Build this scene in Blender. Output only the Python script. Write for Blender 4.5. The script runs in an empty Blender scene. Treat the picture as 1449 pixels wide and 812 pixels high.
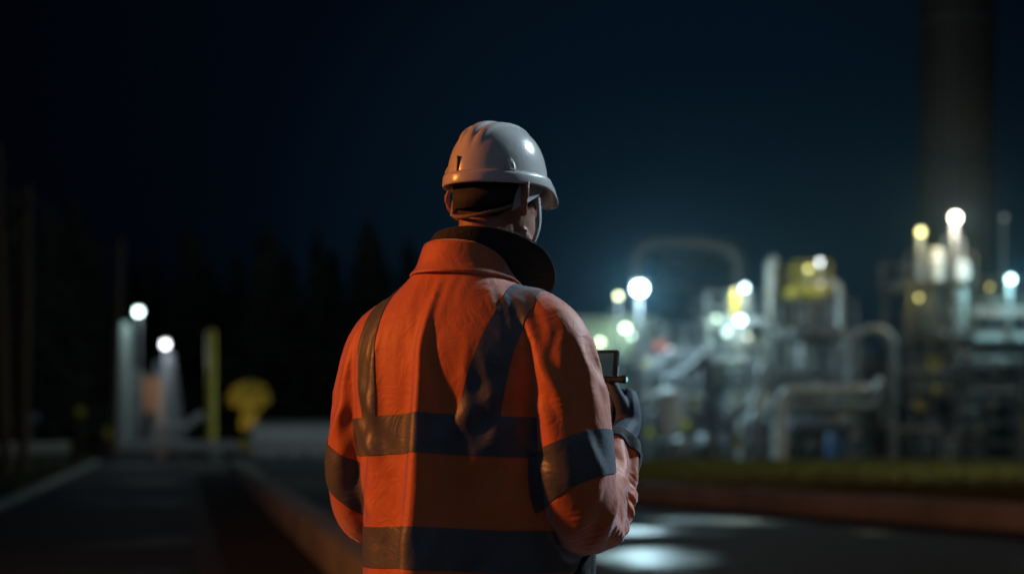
import bpy, bmesh, math, random
import numpy as np
from mathutils import Vector, Matrix, Euler
from math import radians as R, sin, cos, pi

random.seed(7)
RNG = np.random.default_rng(7)
scene = bpy.context.scene
COL = scene.collection

# ------------------------------------------------------------------ camera constants
F_PX, CX, HZ, CAMZ = 2400.0, 724.5, 600.0, 1.25      # focal length and horizon in photo pixels

def at(px, py, Y):
    """the point of the world at depth Y that stands at a photo pixel (used to survey positions)"""
    return Vector(((px - CX) / F_PX * Y, Y, CAMZ - (py - HZ) / F_PX * Y))

def size(npx, Y):
    return npx / F_PX * Y

# ------------------------------------------------------------------ naming / tagging
def tag(o, label=None, cat=None, group=None, kind=None):
    if label: o['label'] = label
    if cat: o['category'] = cat
    if group: o['group'] = group
    if kind: o['kind'] = kind
    return o

def thing(name, label, cat, loc=(0, 0, 0), rz=0.0, group=None):
    o = bpy.data.objects.new(name, None)
    COL.objects.link(o)
    o.empty_display_size = 0.3
    o.location = loc
    o.rotation_euler = (0, 0, rz)
    return tag(o, label, cat, group)

def mesh_obj(name, verts, faces, material, parent=None, smooth=True, world=True):
    """verts are in world space when world is True (shifted under the parent's location)"""
    me = bpy.data.meshes.new(name)
    if world and parent is not None:
        p = parent
        off = Vector((0, 0, 0))
        while p is not None:
            off += p.location
            p = p.parent
        verts = [(v[0] - off.x, v[1] - off.y, v[2] - off.z) for v in verts]
    me.from_pydata([tuple(map(float, v)) for v in verts], [], [tuple(map(int, f)) for f in faces])
    me.update()
    if material is not None:
        me.materials.append(material)
    if smooth:
        me.polygons.foreach_set('use_smooth', [True] * len(me.polygons))
    o = bpy.data.objects.new(name, me)
    COL.objects.link(o)
    o.parent = parent
    return o

def copy_tree(o, parent=None):
    c = o.copy()
    COL.objects.link(c)
    c.parent = parent
    for ch in list(o.children):
        copy_tree(ch, c)
    return c

# ------------------------------------------------------------------ mesh builder
class MB:
    def __init__(self):
        self.v, self.f = [], []

    def add(self, vs, fs):
        n = len(self.v)
        self.v += [tuple(v) for v in vs]
        self.f += [tuple(i + n for i in f) for f in fs]
        return self

    def box(self, c, s, rot=None, bev=0.0):
        cx, cy, cz = c
        x, y, z = s[0] / 2, s[1] / 2, s[2] / 2
        b = min(bev, x * .6, y * .6, z * .6)
        if b <= 0:
            vs = [Vector((a * x, d * y, e * z)) for a in (-1, 1) for d in (-1, 1) for e in (-1, 1)]
            fs = [(0, 1, 3, 2), (4, 6, 7, 5), (0, 4, 5, 1), (2, 3, 7, 6), (0, 2, 6, 4), (1, 5, 7, 3)]
        else:
            bm = bmesh.new()
            bmesh.ops.create_cube(bm, size=1)
            for v in bm.verts:
                v.co = Vector((v.co.x * 2 * x, v.co.y * 2 * y, v.co.z * 2 * z))
            bmesh.ops.bevel(bm, geom=list(bm.edges), offset=b, segments=2, profile=.5, affect='EDGES')
            bm.verts.ensure_lookup_table()
            vs = [v.co.copy() for v in bm.verts]
            fs = [tuple(v.index for v in f.verts) for f in bm.faces]
            bm.free()
        if rot is not None:
            m = Euler(rot).to_matrix() if not isinstance(rot, Matrix) else rot
            vs = [m @ v for v in vs]
        return self.add([(v[0] + cx, v[1] + cy, v[2] + cz) for v in vs], fs)

    def tube(self, path, r, seg=12, caps=True):
        """tube along a polyline with a radius (number or list)"""
        P = [Vector(p) for p in path]
        n = len(P)
        rr = r if isinstance(r, (list, tuple)) else [r] * n
        rings = []
        prev = None
        for i in range(n):
            t = (P[min(i + 1, n - 1)] - P[max(i - 1, 0)])
            if t.length < 1e-9: t = Vector((0, 0, 1))
            t.normalize()
            if prev is None:
                u = t.orthogonal().normalized()
            else:
                u = (prev - t * prev.dot(t))
                u = u.normalized() if u.length > 1e-6 else t.orthogonal().normalized()
            prev = u
            w = t.cross(u)
            rings.append([P[i] + (u * cos(2 * pi * k / seg) + w * sin(2 * pi * k / seg)) * rr[i] for k in range(seg)])
        vs = [v for ring in rings for v in ring]
        fs = []
        for i in range(n - 1):
            for k in range(seg):
                a, b = i * seg + k, i * seg + (k + 1) % seg
                fs.append((a, b, b + seg, a + seg))
        if caps:
            fs.append(tuple(range(seg - 1, -1, -1)))
            fs.append(tuple((n - 1) * seg + k for k in range(seg)))
        return self.add(vs, fs)

    def lathe(self, prof, c, seg=20, axis='z', sx=1, sy=1):
        """profile of (radius, height) turned about a vertical axis through c"""
        vs, fs = [], []
        for r, h in prof:
            for k in range(seg):
                a = 2 * pi * k / seg
                p = (r * cos(a) * sx, r * sin(a) * sy, h)
                if axis == 'x': p = (p[2], p[0], p[1])
                if axis == 'y': p = (p[0], p[2], p[1])
                vs.append((p[0] + c[0], p[1] + c[1], p[2] + c[2]))
        for i in range(len(prof) - 1):
            for k in range(seg):
                a, b = i * seg + k, i * seg + (k + 1) % seg
                fs.append((a, b, b + seg, a + seg))
        fs.append(tuple(range(seg - 1, -1, -1)))
        fs.append(tuple((len(prof) - 1) * seg + k for k in range(seg)))
        return self.add(vs, fs)

    def build(self, name, material, parent=None, smooth=True, world=True, angle=40):
        o = mesh_obj(name, self.v, self.f, material, parent, smooth, world)
        bm = bmesh.new()
        bm.from_mesh(o.data)
        bmesh.ops.recalc_face_normals(bm, faces=bm.faces)
        if smooth:
            lim = R(angle)
            for e in bm.edges:
                if len(e.link_faces) == 2 and e.calc_face_angle(0) > lim:
                    e.smooth = False
        bm.to_mesh(o.data)
        bm.free()
        return o

def bend(points, r, n=6):
    """polyline with its corners rounded by radius r"""
    P = [Vector(p) for p in points]
    out = [P[0]]
    for i in range(1, len(P) - 1):
        a, b, c = P[i - 1], P[i], P[i + 1]
        d1, d2 = (a - b), (c - b)
        rr = min(r, d1.length * .49, d2.length * .49)
        p, q = b + d1.normalized() * rr, b + d2.normalized() * rr
        for k in range(n + 1):
            t = k / n
            out.append((1 - t) ** 2 * p + 2 * t * (1 - t) * b + t * t * q)
    out.append(P[-1])
    return out

def catmull(pts, n=8):
    """smooth interpolation of rows of numbers"""
    P = np.array(pts, float)
    P = np.vstack([2 * P[0] - P[1], P, 2 * P[-1] - P[-2]])
    out = []
    for i in range(1, len(P) - 2):
        p0, p1, p2, p3 = P[i - 1], P[i], P[i + 1], P[i + 2]
        for k in range(n):
            t = k / n
            out.append(.5 * ((2 * p1) + (-p0 + p2) * t + (2 * p0 - 5 * p1 + 4 * p2 - p3) * t * t + (-p0 + 3 * p1 - 3 * p2 + p3) * t ** 3))
    out.append(P[-2])
    return np.array(out)

# ------------------------------------------------------------------ materials
def material(name, col, rough=.6, metal=0.0, col2=None, scale=8.0, bump=0.0, bscale=60.0, sheen=0.0, rough2=None,
             coat=0.0, emit=None, emit_s=0.0, spec=.5, detail=4.0, stretch=None):
    m = bpy.data.materials.new(name)
    m.use_nodes = True
    nt = m.node_tree
    b = nt.nodes['Principled BSDF']
    b.inputs['Roughness'].default_value = rough
    b.inputs['Metallic'].default_value = metal
    b.inputs['Specular IOR Level'].default_value = spec
    b.inputs['Sheen Weight'].default_value = sheen
    b.inputs['Coat Weight'].default_value = coat
    tc = nt.nodes.new('ShaderNodeTexCoord')
    src = tc.outputs['Object']
    if stretch:
        mp = nt.nodes.new('ShaderNodeMapping')
        mp.inputs['Scale'].default_value = stretch
        nt.links.new(src, mp.inputs['Vector'])
        src = mp.outputs['Vector']
    nz = nt.nodes.new('ShaderNodeTexNoise')
    nz.inputs['Scale'].default_value = scale
    nz.inputs['Detail'].default_value = detail
    nt.links.new(src, nz.inputs['Vector'])
    mix = nt.nodes.new('ShaderNodeMix')
    mix.data_type = 'RGBA'
    c2 = col2 if col2 is not None else tuple(c * .7 for c in col)
    mix.inputs[6].default_value = (*col, 1)
    mix.inputs[7].default_value = (*c2, 1)
    rmp = nt.nodes.new('ShaderNodeMapRange')
    rmp.inputs['From Min'].default_value = .35
    rmp.inputs['From Max'].default_value = .68
    nt.links.new(nz.outputs['Fac'], rmp.inputs['Value'])
    nt.links.new(rmp.outputs['Result'], mix.inputs[0])
    nt.links.new(mix.outputs[2], b.inputs['Base Color'])
    if rough2 is not None:
        rr = nt.nodes.new('ShaderNodeMapRange')
        rr.inputs['From Min'].default_value = .35
        rr.inputs['From Max'].default_value = .68
        rr.inputs['To Min'].default_value = rough
        rr.inputs['To Max'].default_value = rough2
        nt.links.new(nz.outputs['Fac'], rr.inputs['Value'])
        nt.links.new(rr.outputs['Result'], b.inputs['Roughness'])
    if bump > 0:
        n2 = nt.nodes.new('ShaderNodeTexNoise')
        n2.inputs['Scale'].default_value = bscale
        n2.inputs['Detail'].default_value = 5
        nt.links.new(src, n2.inputs['Vector'])
        bp = nt.nodes.new('ShaderNodeBump')
        bp.inputs['Strength'].default_value = bump
        bp.inputs['Distance'].default_value = .02
        nt.links.new(n2.outputs['Fac'], bp.inputs['Height'])
        nt.links.new(bp.outputs['Normal'], b.inputs['Normal'])
    if emit is not None:
        b.inputs['Emission Color'].default_value = (*emit, 1)
        b.inputs['Emission Strength'].default_value = emit_s
    return m
SIM_FRAMES = 26
SODIUM, RIM_FILL = 2700.0, 2200.0
# ================================================================== PERSON
P_LOC = Vector((-0.105, 3.53, 0.0))
P_YAW = -R(28)

def sup(a, n):
    return math.copysign(abs(a) ** n, a)

def loft(mb, secs, seg=40, n=2.0, sub=6):
    """closed tube of horizontal superellipses; secs rows: z, xc, yc, half width, half depth"""
    S = catmull(secs, sub)
    vs, fs = [], []
    for z, xc, yc, a, b in S:
        for k in range(seg):
            t = 2 * pi * k / seg
            vs.append((xc + a * sup(cos(t), 2 / n), yc + b * sup(sin(t), 2 / n), z))
    m = len(S)
    for i in range(m - 1):
        for k in range(seg):
            p, q = i * seg + k, i * seg + (k + 1) % seg
            fs.append((p, q, q + seg, p + seg))
    fs.append(tuple(range(seg - 1, -1, -1)))
    fs.append(tuple((m - 1) * seg + k for k in range(seg)))
    return mb.add(vs, fs)

def limb(mb, rows, seg=20, sub=6):
    """tube through rows x, y, z, r"""
    S = catmull(rows, sub)
    return mb.tube([tuple(r[:3]) for r in S], [float(r[3]) for r in S], seg)

def voxel(mb, size_, smooth_it=4, name='tmp'):
    """union of everything in the builder as one watertight surface; returns vertex array and faces"""
    o = mesh_obj(name, mb.v, mb.f, None, None, False, False)
    bm = bmesh.new(); bm.from_mesh(o.data)
    bmesh.ops.recalc_face_normals(bm, faces=bm.faces)
    bm.to_mesh(o.data); bm.free()
    md = o.modifiers.new('r', 'REMESH')
    md.mode = 'VOXEL'; md.voxel_size = size_
    if smooth_it:
        s = o.modifiers.new('s', 'SMOOTH'); s.factor = .5; s.iterations = smooth_it
    dg = bpy.context.evaluated_depsgraph_get()
    me = bpy.data.meshes.new_from_object(o.evaluated_get(dg))
    V = np.empty(len(me.vertices) * 3); me.vertices.foreach_get('co', V)
    Fc = [tuple(p.vertices) for p in me.polygons]
    bpy.data.objects.remove(o)
    bpy.data.meshes.remove(me)
    return V.reshape(-1, 3), Fc

# ---- the jacket's two building blocks: torso sections and sleeve paths (person's own frame, facing +y)
TORSO = [  # z, xc, yc, a, b
    (0.74, 0, .005, .250, .185), (0.86, 0, .005, .254, .186), (1.00, 0, .000, .250, .178), (1.14, 0, -.004, .248, .170),
    (1.28, 0, -.010, .250, .166), (1.39, 0, -.014, .240, .155), (1.46, 0, -.014, .205, .136), (1.515, 0, -.008, .152, .112),
    (1.55, 0, .004, .112, .098), (1.585, 0, .014, .094, .094), (1.62, 0, .018, .090, .092)]
SLEEVE_R = [(.10, -.005, 1.455, .062), (.172, -.008, 1.455, .078), (.230, -.016, 1.415, .084), (.262, -.026, 1.34, .085), (.280, -.036, 1.245, .083),
            (.285, -.030, 1.165, .084), (.283, .020, 1.122, .083), (.270, .10, 1.12, .076), (.250, .19, 1.155, .068), (.228, .275, 1.208, .056)]
SLEEVE_L = [(-.10, -.005, 1.452, .062), (-.160, -.008, 1.446, .078), (-.200, -.014, 1.405, .082), (-.228, -.020, 1.33, .080), (-.256, -.020, 1.235, .079),
            (-.266, -.005, 1.15, .080), (-.260, .045, 1.11, .079), (-.225, .12, 1.11, .072), (-.190, .20, 1.155, .066), (-.150, .275, 1.215, .055)]

def shrink(rows, k, lim=.02):
    return [tuple(r[:-k]) + tuple(max(lim, x) for x in r[-k:]) for r in rows]

TS = catmull(TORSO, 10)
def torso_level(V):
    a = np.interp(V[:, 2], TS[:, 0], TS[:, 3]); b = np.interp(V[:, 2], TS[:, 0], TS[:, 4]); y = np.interp(V[:, 2], TS[:, 0], TS[:, 2])
    return np.sqrt((V[:, 0] / a) ** 2 + ((V[:, 1] - y) / b) ** 2)

def path_coord(V, rows):
    """distance along a sleeve path and level (distance / radius) of each vertex"""
    S = catmull(rows, 10)
    seg = S[1:, :3] - S[:-1, :3]
    L = np.linalg.norm(seg, axis=1); cum = np.concatenate([[0], np.cumsum(L)])
    best = np.full(len(V), 1e9); s = np.zeros(len(V))
    for i in range(len(seg)):
        d = V - S[i, :3]
        t = np.clip((d @ seg[i]) / (L[i] ** 2), 0, 1)
        dist = np.linalg.norm(d - t[:, None] * seg[i], axis=1) / (S[i, 3] * (1 - t) + S[i + 1, 3] * t)
        m = dist < best
        best[m] = dist[m]; s[m] = cum[i] + t[m] * L[i]
    return s, best, cum[-1]

SLACK = .05
def make_jacket_surface():
    mb = MB()
    loft(mb, TORSO, 48, 2.35)
    limb(mb, SLEEVE_R, 24); limb(mb, SLEEVE_L, 24)
    V, Fc = voxel(mb, .0135, 5)
    # open the hem, the neck and the cuffs
    sR, lR, LR = path_coord(V, SLEEVE_R); sL, lL, LL = path_coord(V, SLEEVE_L)
    cuff = ((sR > LR - .012) & (lR < 1.3)) | ((sL > LL - .012) & (lL < 1.3))
    dead = (V[:, 2] < .765) | ((V[:, 2] > 1.578)) | cuff
    keep = [f for f in Fc if not any(dead[i] for i in f)]
    used = sorted({i for f in keep for i in f})
    ix = {j: k for k, j in enumerate(used)}
    V = V[used]; Fc = [tuple(ix[i] for i in f) for f in keep]
    sR, lR, LR = path_coord(V, SLEEVE_R); sL, lL, LL = path_coord(V, SLEEVE_L)
    # wearer's body under the cloth
    mc = MB()
    loft(mc, [(z, x, y, max(.03, a - np.interp(z, [1.2, 1.42], [.042, .016])), max(.03, b - np.interp(z, [1.2, 1.42], [.040, .014]))) for z, x, y, a, b in TORSO], 32, 2.2)
    for rows, sgn in ((SLEEVE_R, 1), (SLEEVE_L, -1)):
        rr = []
        for i, (x, y, z, r) in enumerate(rows):
            q = [.048, .060, .060, .056, .051, .048, .047, .044, .040, .036][i]
            rr.append((x, y, z, q*(1 if i<3 else .85)))
        limb(mc, rr, 16)
    CV, CF = voxel(mc, .022, 3)
    col = mesh_obj('tmp_body', CV, CF, None, None, True, False)
    cm = col.modifiers.new('c', 'COLLISION')
    col.collision.thickness_outer = .006; col.collision.cloth_friction = 2
    jk = mesh_obj('tmp_jacket', V, Fc, None, None, True, False)
    pin = jk.vertex_groups.new(name='pin')
    w = np.clip((V[:, 2] - 1.50) / .05, 0, 1)
    w = np.maximum(w, np.where(lR < 1.4, np.clip((sR - (LR - .05)) / .03, 0, 1), 0))
    w = np.maximum(w, np.where(lL < 1.4, np.clip((sL - (LL - .05)) / .03, 0, 1), 0))
    for i in np.nonzero(w > .01)[0]:
        pin.add([int(i)], float(w[i]), 'REPLACE')
    cl = jk.modifiers.new('cl', 'CLOTH')
    st = cl.settings
    st.quality = 7; st.mass = .6; st.air_damping = 1.0
    st.tension_stiffness = 25; st.compression_stiffness = 25; st.shear_stiffness = 8
    st.bending_model = 'ANGULAR'; st.bending_stiffness = 16.0; st.bending_damping = 2
    st.vertex_group_mass = 'pin'; st.pin_stiffness = 2.0
    st.shrink_min = -SLACK                             # spare cloth
    cl.collision_settings.use_collision = True
    cl.collision_settings.distance_min = .006
    cl.collision_settings.collision_quality = 3
    cl.point_cache.frame_start = 1; cl.point_cache.frame_end = 60
    for f in range(1, SIM_FRAMES + 1):
        scene.frame_set(f)
    dg = bpy.context.evaluated_depsgraph_get()
    me = bpy.data.meshes.new_from_object(jk.evaluated_get(dg))
    W = np.empty(len(me.vertices) * 3); me.vertices.foreach_get('co', W); W = W.reshape(-1, 3)
    bpy.data.objects.remove(jk); bpy.data.objects.remove(col)
    scene.frame_set(1)
    return V, W, Fc

def subdiv(V, Fc, lv):
    o = mesh_obj('tmp', V, Fc, None, None, True, False)
    md = o.modifiers.new('s', 'SUBSURF'); md.levels = lv; md.render_levels = lv
    dg = bpy.context.evaluated_depsgraph_get()
    me = bpy.data.meshes.new_from_object(o.evaluated_get(dg))
    A = np.empty(len(me.vertices) * 3); me.vertices.foreach_get('co', A)
    N = np.empty(len(me.vertices) * 3); me.vertices.foreach_get('normal', N)
    F2 = [tuple(p.vertices) for p in me.polygons]
    bpy.data.objects.remove(o); bpy.data.meshes.remove(me)
    return A.reshape(-1, 3), N.reshape(-1, 3), F2

def cut_patch(V, N, Fc, d, off):
    """the part of a surface where field d > 0, cut exactly along d = 0 and lifted by off"""
    vs, fs, vid, eid = [], [], {}, {}
    def vert(i):
        if i not in vid:
            vid[i] = len(vs); vs.append(V[i] + N[i] * off)
        return vid[i]
    def edge(i, j):
        k = (min(i, j), max(i, j))
        if k not in eid:
            t = d[i] / (d[i] - d[j])
            eid[k] = len(vs); n = N[i] * (1 - t) + N[j] * t
            vs.append(V[i] * (1 - t) + V[j] * t + n * off)
        return eid[k]
    for f in Fc:
        pos = [d[i] > 0 for i in f]
        if not any(pos): continue
        if all(pos):
            fs.append(tuple(vert(i) for i in f)); continue
        poly = []
        m = len(f)
        for k in range(m):
            i, j = f[k], f[(k + 1) % m]
            if d[i] > 0: poly.append(vert(i))
            if (d[i] > 0) != (d[j] > 0): poly.append(edge(i, j))
        if len(poly) > 2: fs.append(tuple(poly))
    return vs, fs

def rim_solid(o, th, off=0):
    s = o.modifiers.new('solid', 'SOLIDIFY'); s.thickness = th; s.offset = off
    return o

# ---------------------------------------------------------------- materials of the figure
def fabric(name, col, col2, sheen=.35, rough=.75, tint=(1, .8, .75), weave=900, wrinkle=.25):
    m = material(name, col, rough, 0, col2, 6.0, 0, 60, sheen, detail=6)
    nt = m.node_tree; b = nt.nodes['Principled BSDF']
    b.inputs['Sheen Roughness'].default_value = .45
    b.inputs['Sheen Tint'].default_value = (*tint, 1)
    tc = nt.nodes.new('ShaderNodeTexCoord')
    n1 = nt.nodes.new('ShaderNodeTexNoise'); n1.inputs['Scale'].default_value = 22; n1.inputs['Detail'].default_value = 3; n1.inputs['Distortion'].default_value = 2.2
    n2 = nt.nodes.new('ShaderNodeTexVoronoi'); n2.inputs['Scale'].default_value = weave
    nt.links.new(tc.outputs['Object'], n1.inputs['Vector']); nt.links.new(tc.outputs['Object'], n2.inputs['Vector'])
    b1 = nt.nodes.new('ShaderNodeBump'); b1.inputs['Strength'].default_value = wrinkle; b1.inputs['Distance'].default_value = .006
    b2 = nt.nodes.new('ShaderNodeBump'); b2.inputs['Strength'].default_value = .25; b2.inputs['Distance'].default_value = .0006
    nt.links.new(n1.outputs['Fac'], b1.inputs['Height']); nt.links.new(n2.outputs['Distance'], b2.inputs['Height'])
    nt.links.new(b1.outputs['Normal'], b2.inputs['Normal']); nt.links.new(b2.outputs['Normal'], b.inputs['Normal'])
    return m

M_ORANGE = fabric('orange_fabric', (.80, .200, .045), (.70, .162, .036), 1.0, .55, (.78, .82, 1), 1100, .30)
M_BAND = fabric('reflective_tape', (.135, .150, .168), (.105, .118, .134), .5, .46, (.7, .85, 1), 700, .22)
M_BAND.node_tree.nodes['Principled BSDF'].inputs['Metallic'].default_value = .35
M_BLACKCLOTH = fabric('black_fabric', (.012, .012, .013), (.022, .022, .024), .2, .85, (.8, .9, 1), 900, .6)
M_NAVY = fabric('navy_fabric', (.012, .017, .03), (.018, .022, .035), .2, .8)
M_SKIN = material('skin', (.42, .22, .15), .5, 0, (.38, .18, .125), 30, .12, 220)
M_SKIN.node_tree.nodes['Principled BSDF'].inputs['Subsurface Weight'].default_value = .12
M_SKIN.node_tree.nodes['Principled BSDF'].inputs['Subsurface Radius'].default_value = (.012, .004, .002)
M_HAIR = material('hair', (.035, .024, .017), .6, 0, (.07, .055, .045), 60, .6, 420, stretch=(1, 1, .12))
M_HELMET = material('helmet_plastic', (.74, .74, .73), .20, 0, (.64, .63, .60), 14, .03, 90, coat=.25, rough2=.36, detail=9)
M_PLASTIC_BLACK = material('black_plastic', (.012, .012, .013), .38, 0, (.02, .02, .022), 30, .05, 200)
M_STRAP = fabric('woven_strap', (.014, .014, .015), (.022, .022, .024), .2, .8, (.8, .9, 1), 500, .4)
M_TAN = material('tan_strap', (.30, .20, .12), .7, 0, (.22, .15, .09), 60, .2, 200)
M_PLASTIC_GREY = material('grey_strap', (.50, .54, .56), .45, 0, (.42, .46, .48), 30, .1, 300)
M_BOOT = material('boot_leather', (.02, .015, .012), .5, 0, (.03, .024, .02), 40, .3, 150)
M_GLOVE = fabric('glove_fabric', (.018, .032, .06), (.026, .045, .08), .3, .7, (.6, .8, 1))
M_EYE = material('eyeball', (.7, .68, .65), .15)
M_ZIP = material('zip_metal', (.45, .47, .5), .3, 1.0)

person = thing('person', 'man seen from behind in white hard hat and orange reflective jacket holding a handheld device', 'person', P_LOC, P_YAW)

# ---------------------------------------------------------------- jacket
V0, W0, F0 = make_jacket_surface()
VR, _n, F2 = subdiv(V0, F0, 2)
VJ, NJ, F2 = subdiv(W0, F0, 2)

# ---- creases pressed into the cloth: each a ridge with a valley beside it
def sleeve_uv(V, rows):
    S = catmull(rows, 10); s_, lv, L_ = path_coord(V, rows)
    seg = S[1:, :3] - S[:-1, :3]; cum = np.concatenate([[0], np.cumsum(np.linalg.norm(seg, axis=1))])
    c = np.stack([np.interp(s_, cum, S[:, i]) for i in range(3)], 1)
    tg = np.gradient(S[:, :3], axis=0); tg /= np.linalg.norm(tg, axis=1)[:, None]
    t = np.stack([np.interp(s_, cum, tg[:, i]) for i in range(3)], 1); t /= np.linalg.norm(t, axis=1)[:, None]
    sg = 1.0 if rows[-1][0] > 0 else -1.0
    ref = np.array([sg, 0, 0]) - t * (t[:, :1] * sg); ref /= np.linalg.norm(ref, axis=1)[:, None]
    bi = np.cross(t, ref) * sg
    d = V - c
    return s_, np.degrees(np.arctan2((d * bi).sum(1), (d * ref).sum(1))), lv
def press(u2, v2, lines, mask):
    h = np.zeros(len(u2))
    for (a0, b0, a1, b1, w_, amp) in lines:
        dx, dy = a1 - a0, b1 - b0; L2 = dx * dx + dy * dy
        t = ((u2 - a0) * dx + (v2 - b0) * dy) / L2
        pu = ((u2 - a0) * dy - (v2 - b0) * dx) / math.sqrt(L2)
        pu = pu + .012 * np.sin(t * 5 + a0 * 40) * .5
        fade = np.clip(1 - np.abs(t - .5) * 2, 0, 1); fade = fade ** .7
        h += .72 * amp * fade * (np.exp(-(pu / w_) ** 2) - .75 * np.exp(-((pu - 1.9 * w_) / (1.15 * w_)) ** 2))
    return h * mask
CREASE_SLEEVE = [(.13, 120, .30, 30, .013, .007), (.20, 140, .33, 70, .014, .008), (.27, 60, .38, 0, .012, .006), (.31, 150, .40, 75, .012, .007), (.16, 40, .26, -20, .014, .006),
                 (.385, 10, .46, 110, .011, .009), (.43, -30, .475, 80, .010, .010), (.47, -20, .52, 70, .010, .009), (.525, -40, .55, 60, .010, .010), (.57, -50, .60, 70, .009, .009), (.62, -30, .63, 90, .009, .008), (.45, 90, .53, 160, .012, .008)]
hh = np.zeros(len(VR))
tl0 = torso_level(VR)
for rows in (SLEEVE_R, SLEEVE_L):
    s_, ph_, lv_ = sleeve_uv(VR, rows)
    arc = np.radians(ph_) * .083
    ln = [(a, math.radians(b) * .083, c, math.radians(d) * .083, w_, m_) for a, b, c, d, w_, m_ in CREASE_SLEEVE]
    hh += press(s_, arc, ln, np.clip((tl0 - lv_) / .3, 0, 1))
CREASE_BACK = [(.20, 1.37, .05, 1.23, .018, .006), (.215, 1.31, .09, 1.16, .018, .006), (.22, 1.22, .12, 1.06, .016, .006), (-.20, 1.38, -.06, 1.22, .020, .007), (-.215, 1.31, -.10, 1.17, .016, .006), (-.22, 1.20, -.12, 1.05, .016, .006),
               (.02, 1.50, -.03, 1.33, .020, .005), (.10, 1.16, .02, .98, .018, .007), (-.04, 1.15, -.02, .95, .018, .006), (.19, 1.05, .12, .90, .016, .006)]
hh += press(VR[:, 0], VR[:, 2], CREASE_BACK, np.clip((np.minimum(path_coord(VR, SLEEVE_R)[1], path_coord(VR, SLEEVE_L)[1])) - tl0, 0, .3) / .3 * (VR[:, 1] < .02))
VJ = VJ + NJ * hh[:, None]
_tmp = mesh_obj('jacket', VJ, F2, M_ORANGE, None, True, False)
_nn = np.empty(len(VJ) * 3); _tmp.data.vertices.foreach_get('normal', _nn); NJ = _nn.reshape(-1, 3)
bpy.data.objects.remove(_tmp); bpy.data.meshes.remove(bpy.data.meshes['jacket'])
# trim cuffs and hem to clean edges
trim = VR[:, 2] - .782
for rows in (SLEEVE_R, SLEEVE_L):
    s_, lv_, L_ = path_coord(VR, rows)
    trim = np.minimum(trim, np.where((lv_ < 1.4) & (s_ > L_ - .09), (L_ - .030) - s_, 1.0))
jv, jf = cut_patch(VJ, NJ, F2, trim, 0.0)
jacket = mesh_obj('jacket', jv, jf, M_ORANGE, person, True, False)
rim_solid(jacket, .004, -1)

sR, lR, LR = path_coord(VR, SLEEVE_R); sL, lL, LL = path_coord(VR, SLEEVE_L); tl = torso_level(VR)
ownR = (tl - lR) ; ownL = (tl - lL)
# the front parts of the sleeve path lie before the body, the ownership there follows the level alone
own_t = np.minimum(lR, lL) - tl + .10
X, Y, Z = VR[:, 0], VR[:, 1], VR[:, 2]
def slab(c, h, x): return h - np.abs(x - c)
tors = own_t * .25
fields = [np.minimum(slab(1.256, .0375, Z), tors), np.minimum(slab(1.040, .040, Z), tors)]
for sx in (-1, 1):
    wv = np.interp(Z, [1.28, 1.42, 1.56], [.042 if sx > 0 else .032, .032, .029])
    fields.append(np.minimum(np.minimum(np.minimum(wv - np.abs(X - sx * np.interp(Z, [1.2, 1.30, 1.42, 1.5, 1.54], [.122, .130, .152, .170, .162] if sx > 0 else [.150, .156, .156, .150, .135])), Z - 1.293), np.where(Y < .35, 1, -1)), 1.552 - Z))
bands = []
for d in fields:
    vs, fs = cut_patch(VJ, NJ, F2, d, .0016)
    bands.append(mesh_obj('reflective_band', vs, fs, M_BAND, jacket, True, False))
_E = np.array(sorted({(min(f[k], f[(k + 1) % len(f)]), max(f[k], f[(k + 1) % len(f)])) for f in F2 for k in range(len(f))}))
_deg = np.bincount(_E.ravel(), minlength=len(VR)).astype(float)
def relax(q, n=40):
    for _ in range(n):
        a = np.bincount(_E[:, 0], q[_E[:, 1]], len(VR)) + np.bincount(_E[:, 1], q[_E[:, 0]], len(VR))
        q = .5 * q + .5 * a / np.maximum(_deg, 1)
    return q
uvR, uvL = sleeve_uv(VR, SLEEVE_R)[1], sleeve_uv(VR, SLEEVE_L)[1]
for s, lv, a, b, L in ((sR, lR, .322, .400, LR), (sL, lL, .312, .390, LL)):
    s = relax(s + .028 * np.cos(np.radians(uvR if L == LR else uvL)))
    d = np.minimum(np.minimum(s - a, b - s), (tl - lv + .12) * .25)
    vs, fs = cut_patch(VJ, NJ, F2, d, .0016)
    bands.append(mesh_obj('reflective_band', vs, fs, M_BAND, jacket, True, False))

# the sewn armhole seam
M_SEAM = fabric('seam_tape', (.50, .13, .03), (.42, .10, .022), .5, .6, (.78, .82, 1), 1100, .1)
dseam = np.minimum(.022 - np.abs(np.minimum(lR, lL) - tl + .02), np.where((np.minimum(sR, sL) > .10) & (np.minimum(sR, sL) < .34), .02, -.02))
for sx in (-1, 1):
    for sy in (-1, 1):
        vs, fs = cut_patch(VJ, NJ, F2, np.where((X * sx > 0) & ((Y + .01) * sy > 0), dseam, -.01), .0009)
        if fs: mesh_obj('armhole_seam', vs, fs, M_SEAM, jacket, True, False)
for s_, lv, L_ in ((sR, lR, LR), (sL, lL, LL)):
    d = np.minimum(np.minimum(s_ - (L_ - .060), (L_ - .029) - s_), np.where(lv < 1.4, .02, -.02))
    vs, fs = cut_patch(VJ, NJ, F2, d, .0022)
    rim_solid(mesh_obj('cuff', vs, fs, M_BLACKCLOTH, jacket, True, False), .003, 0)

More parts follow.
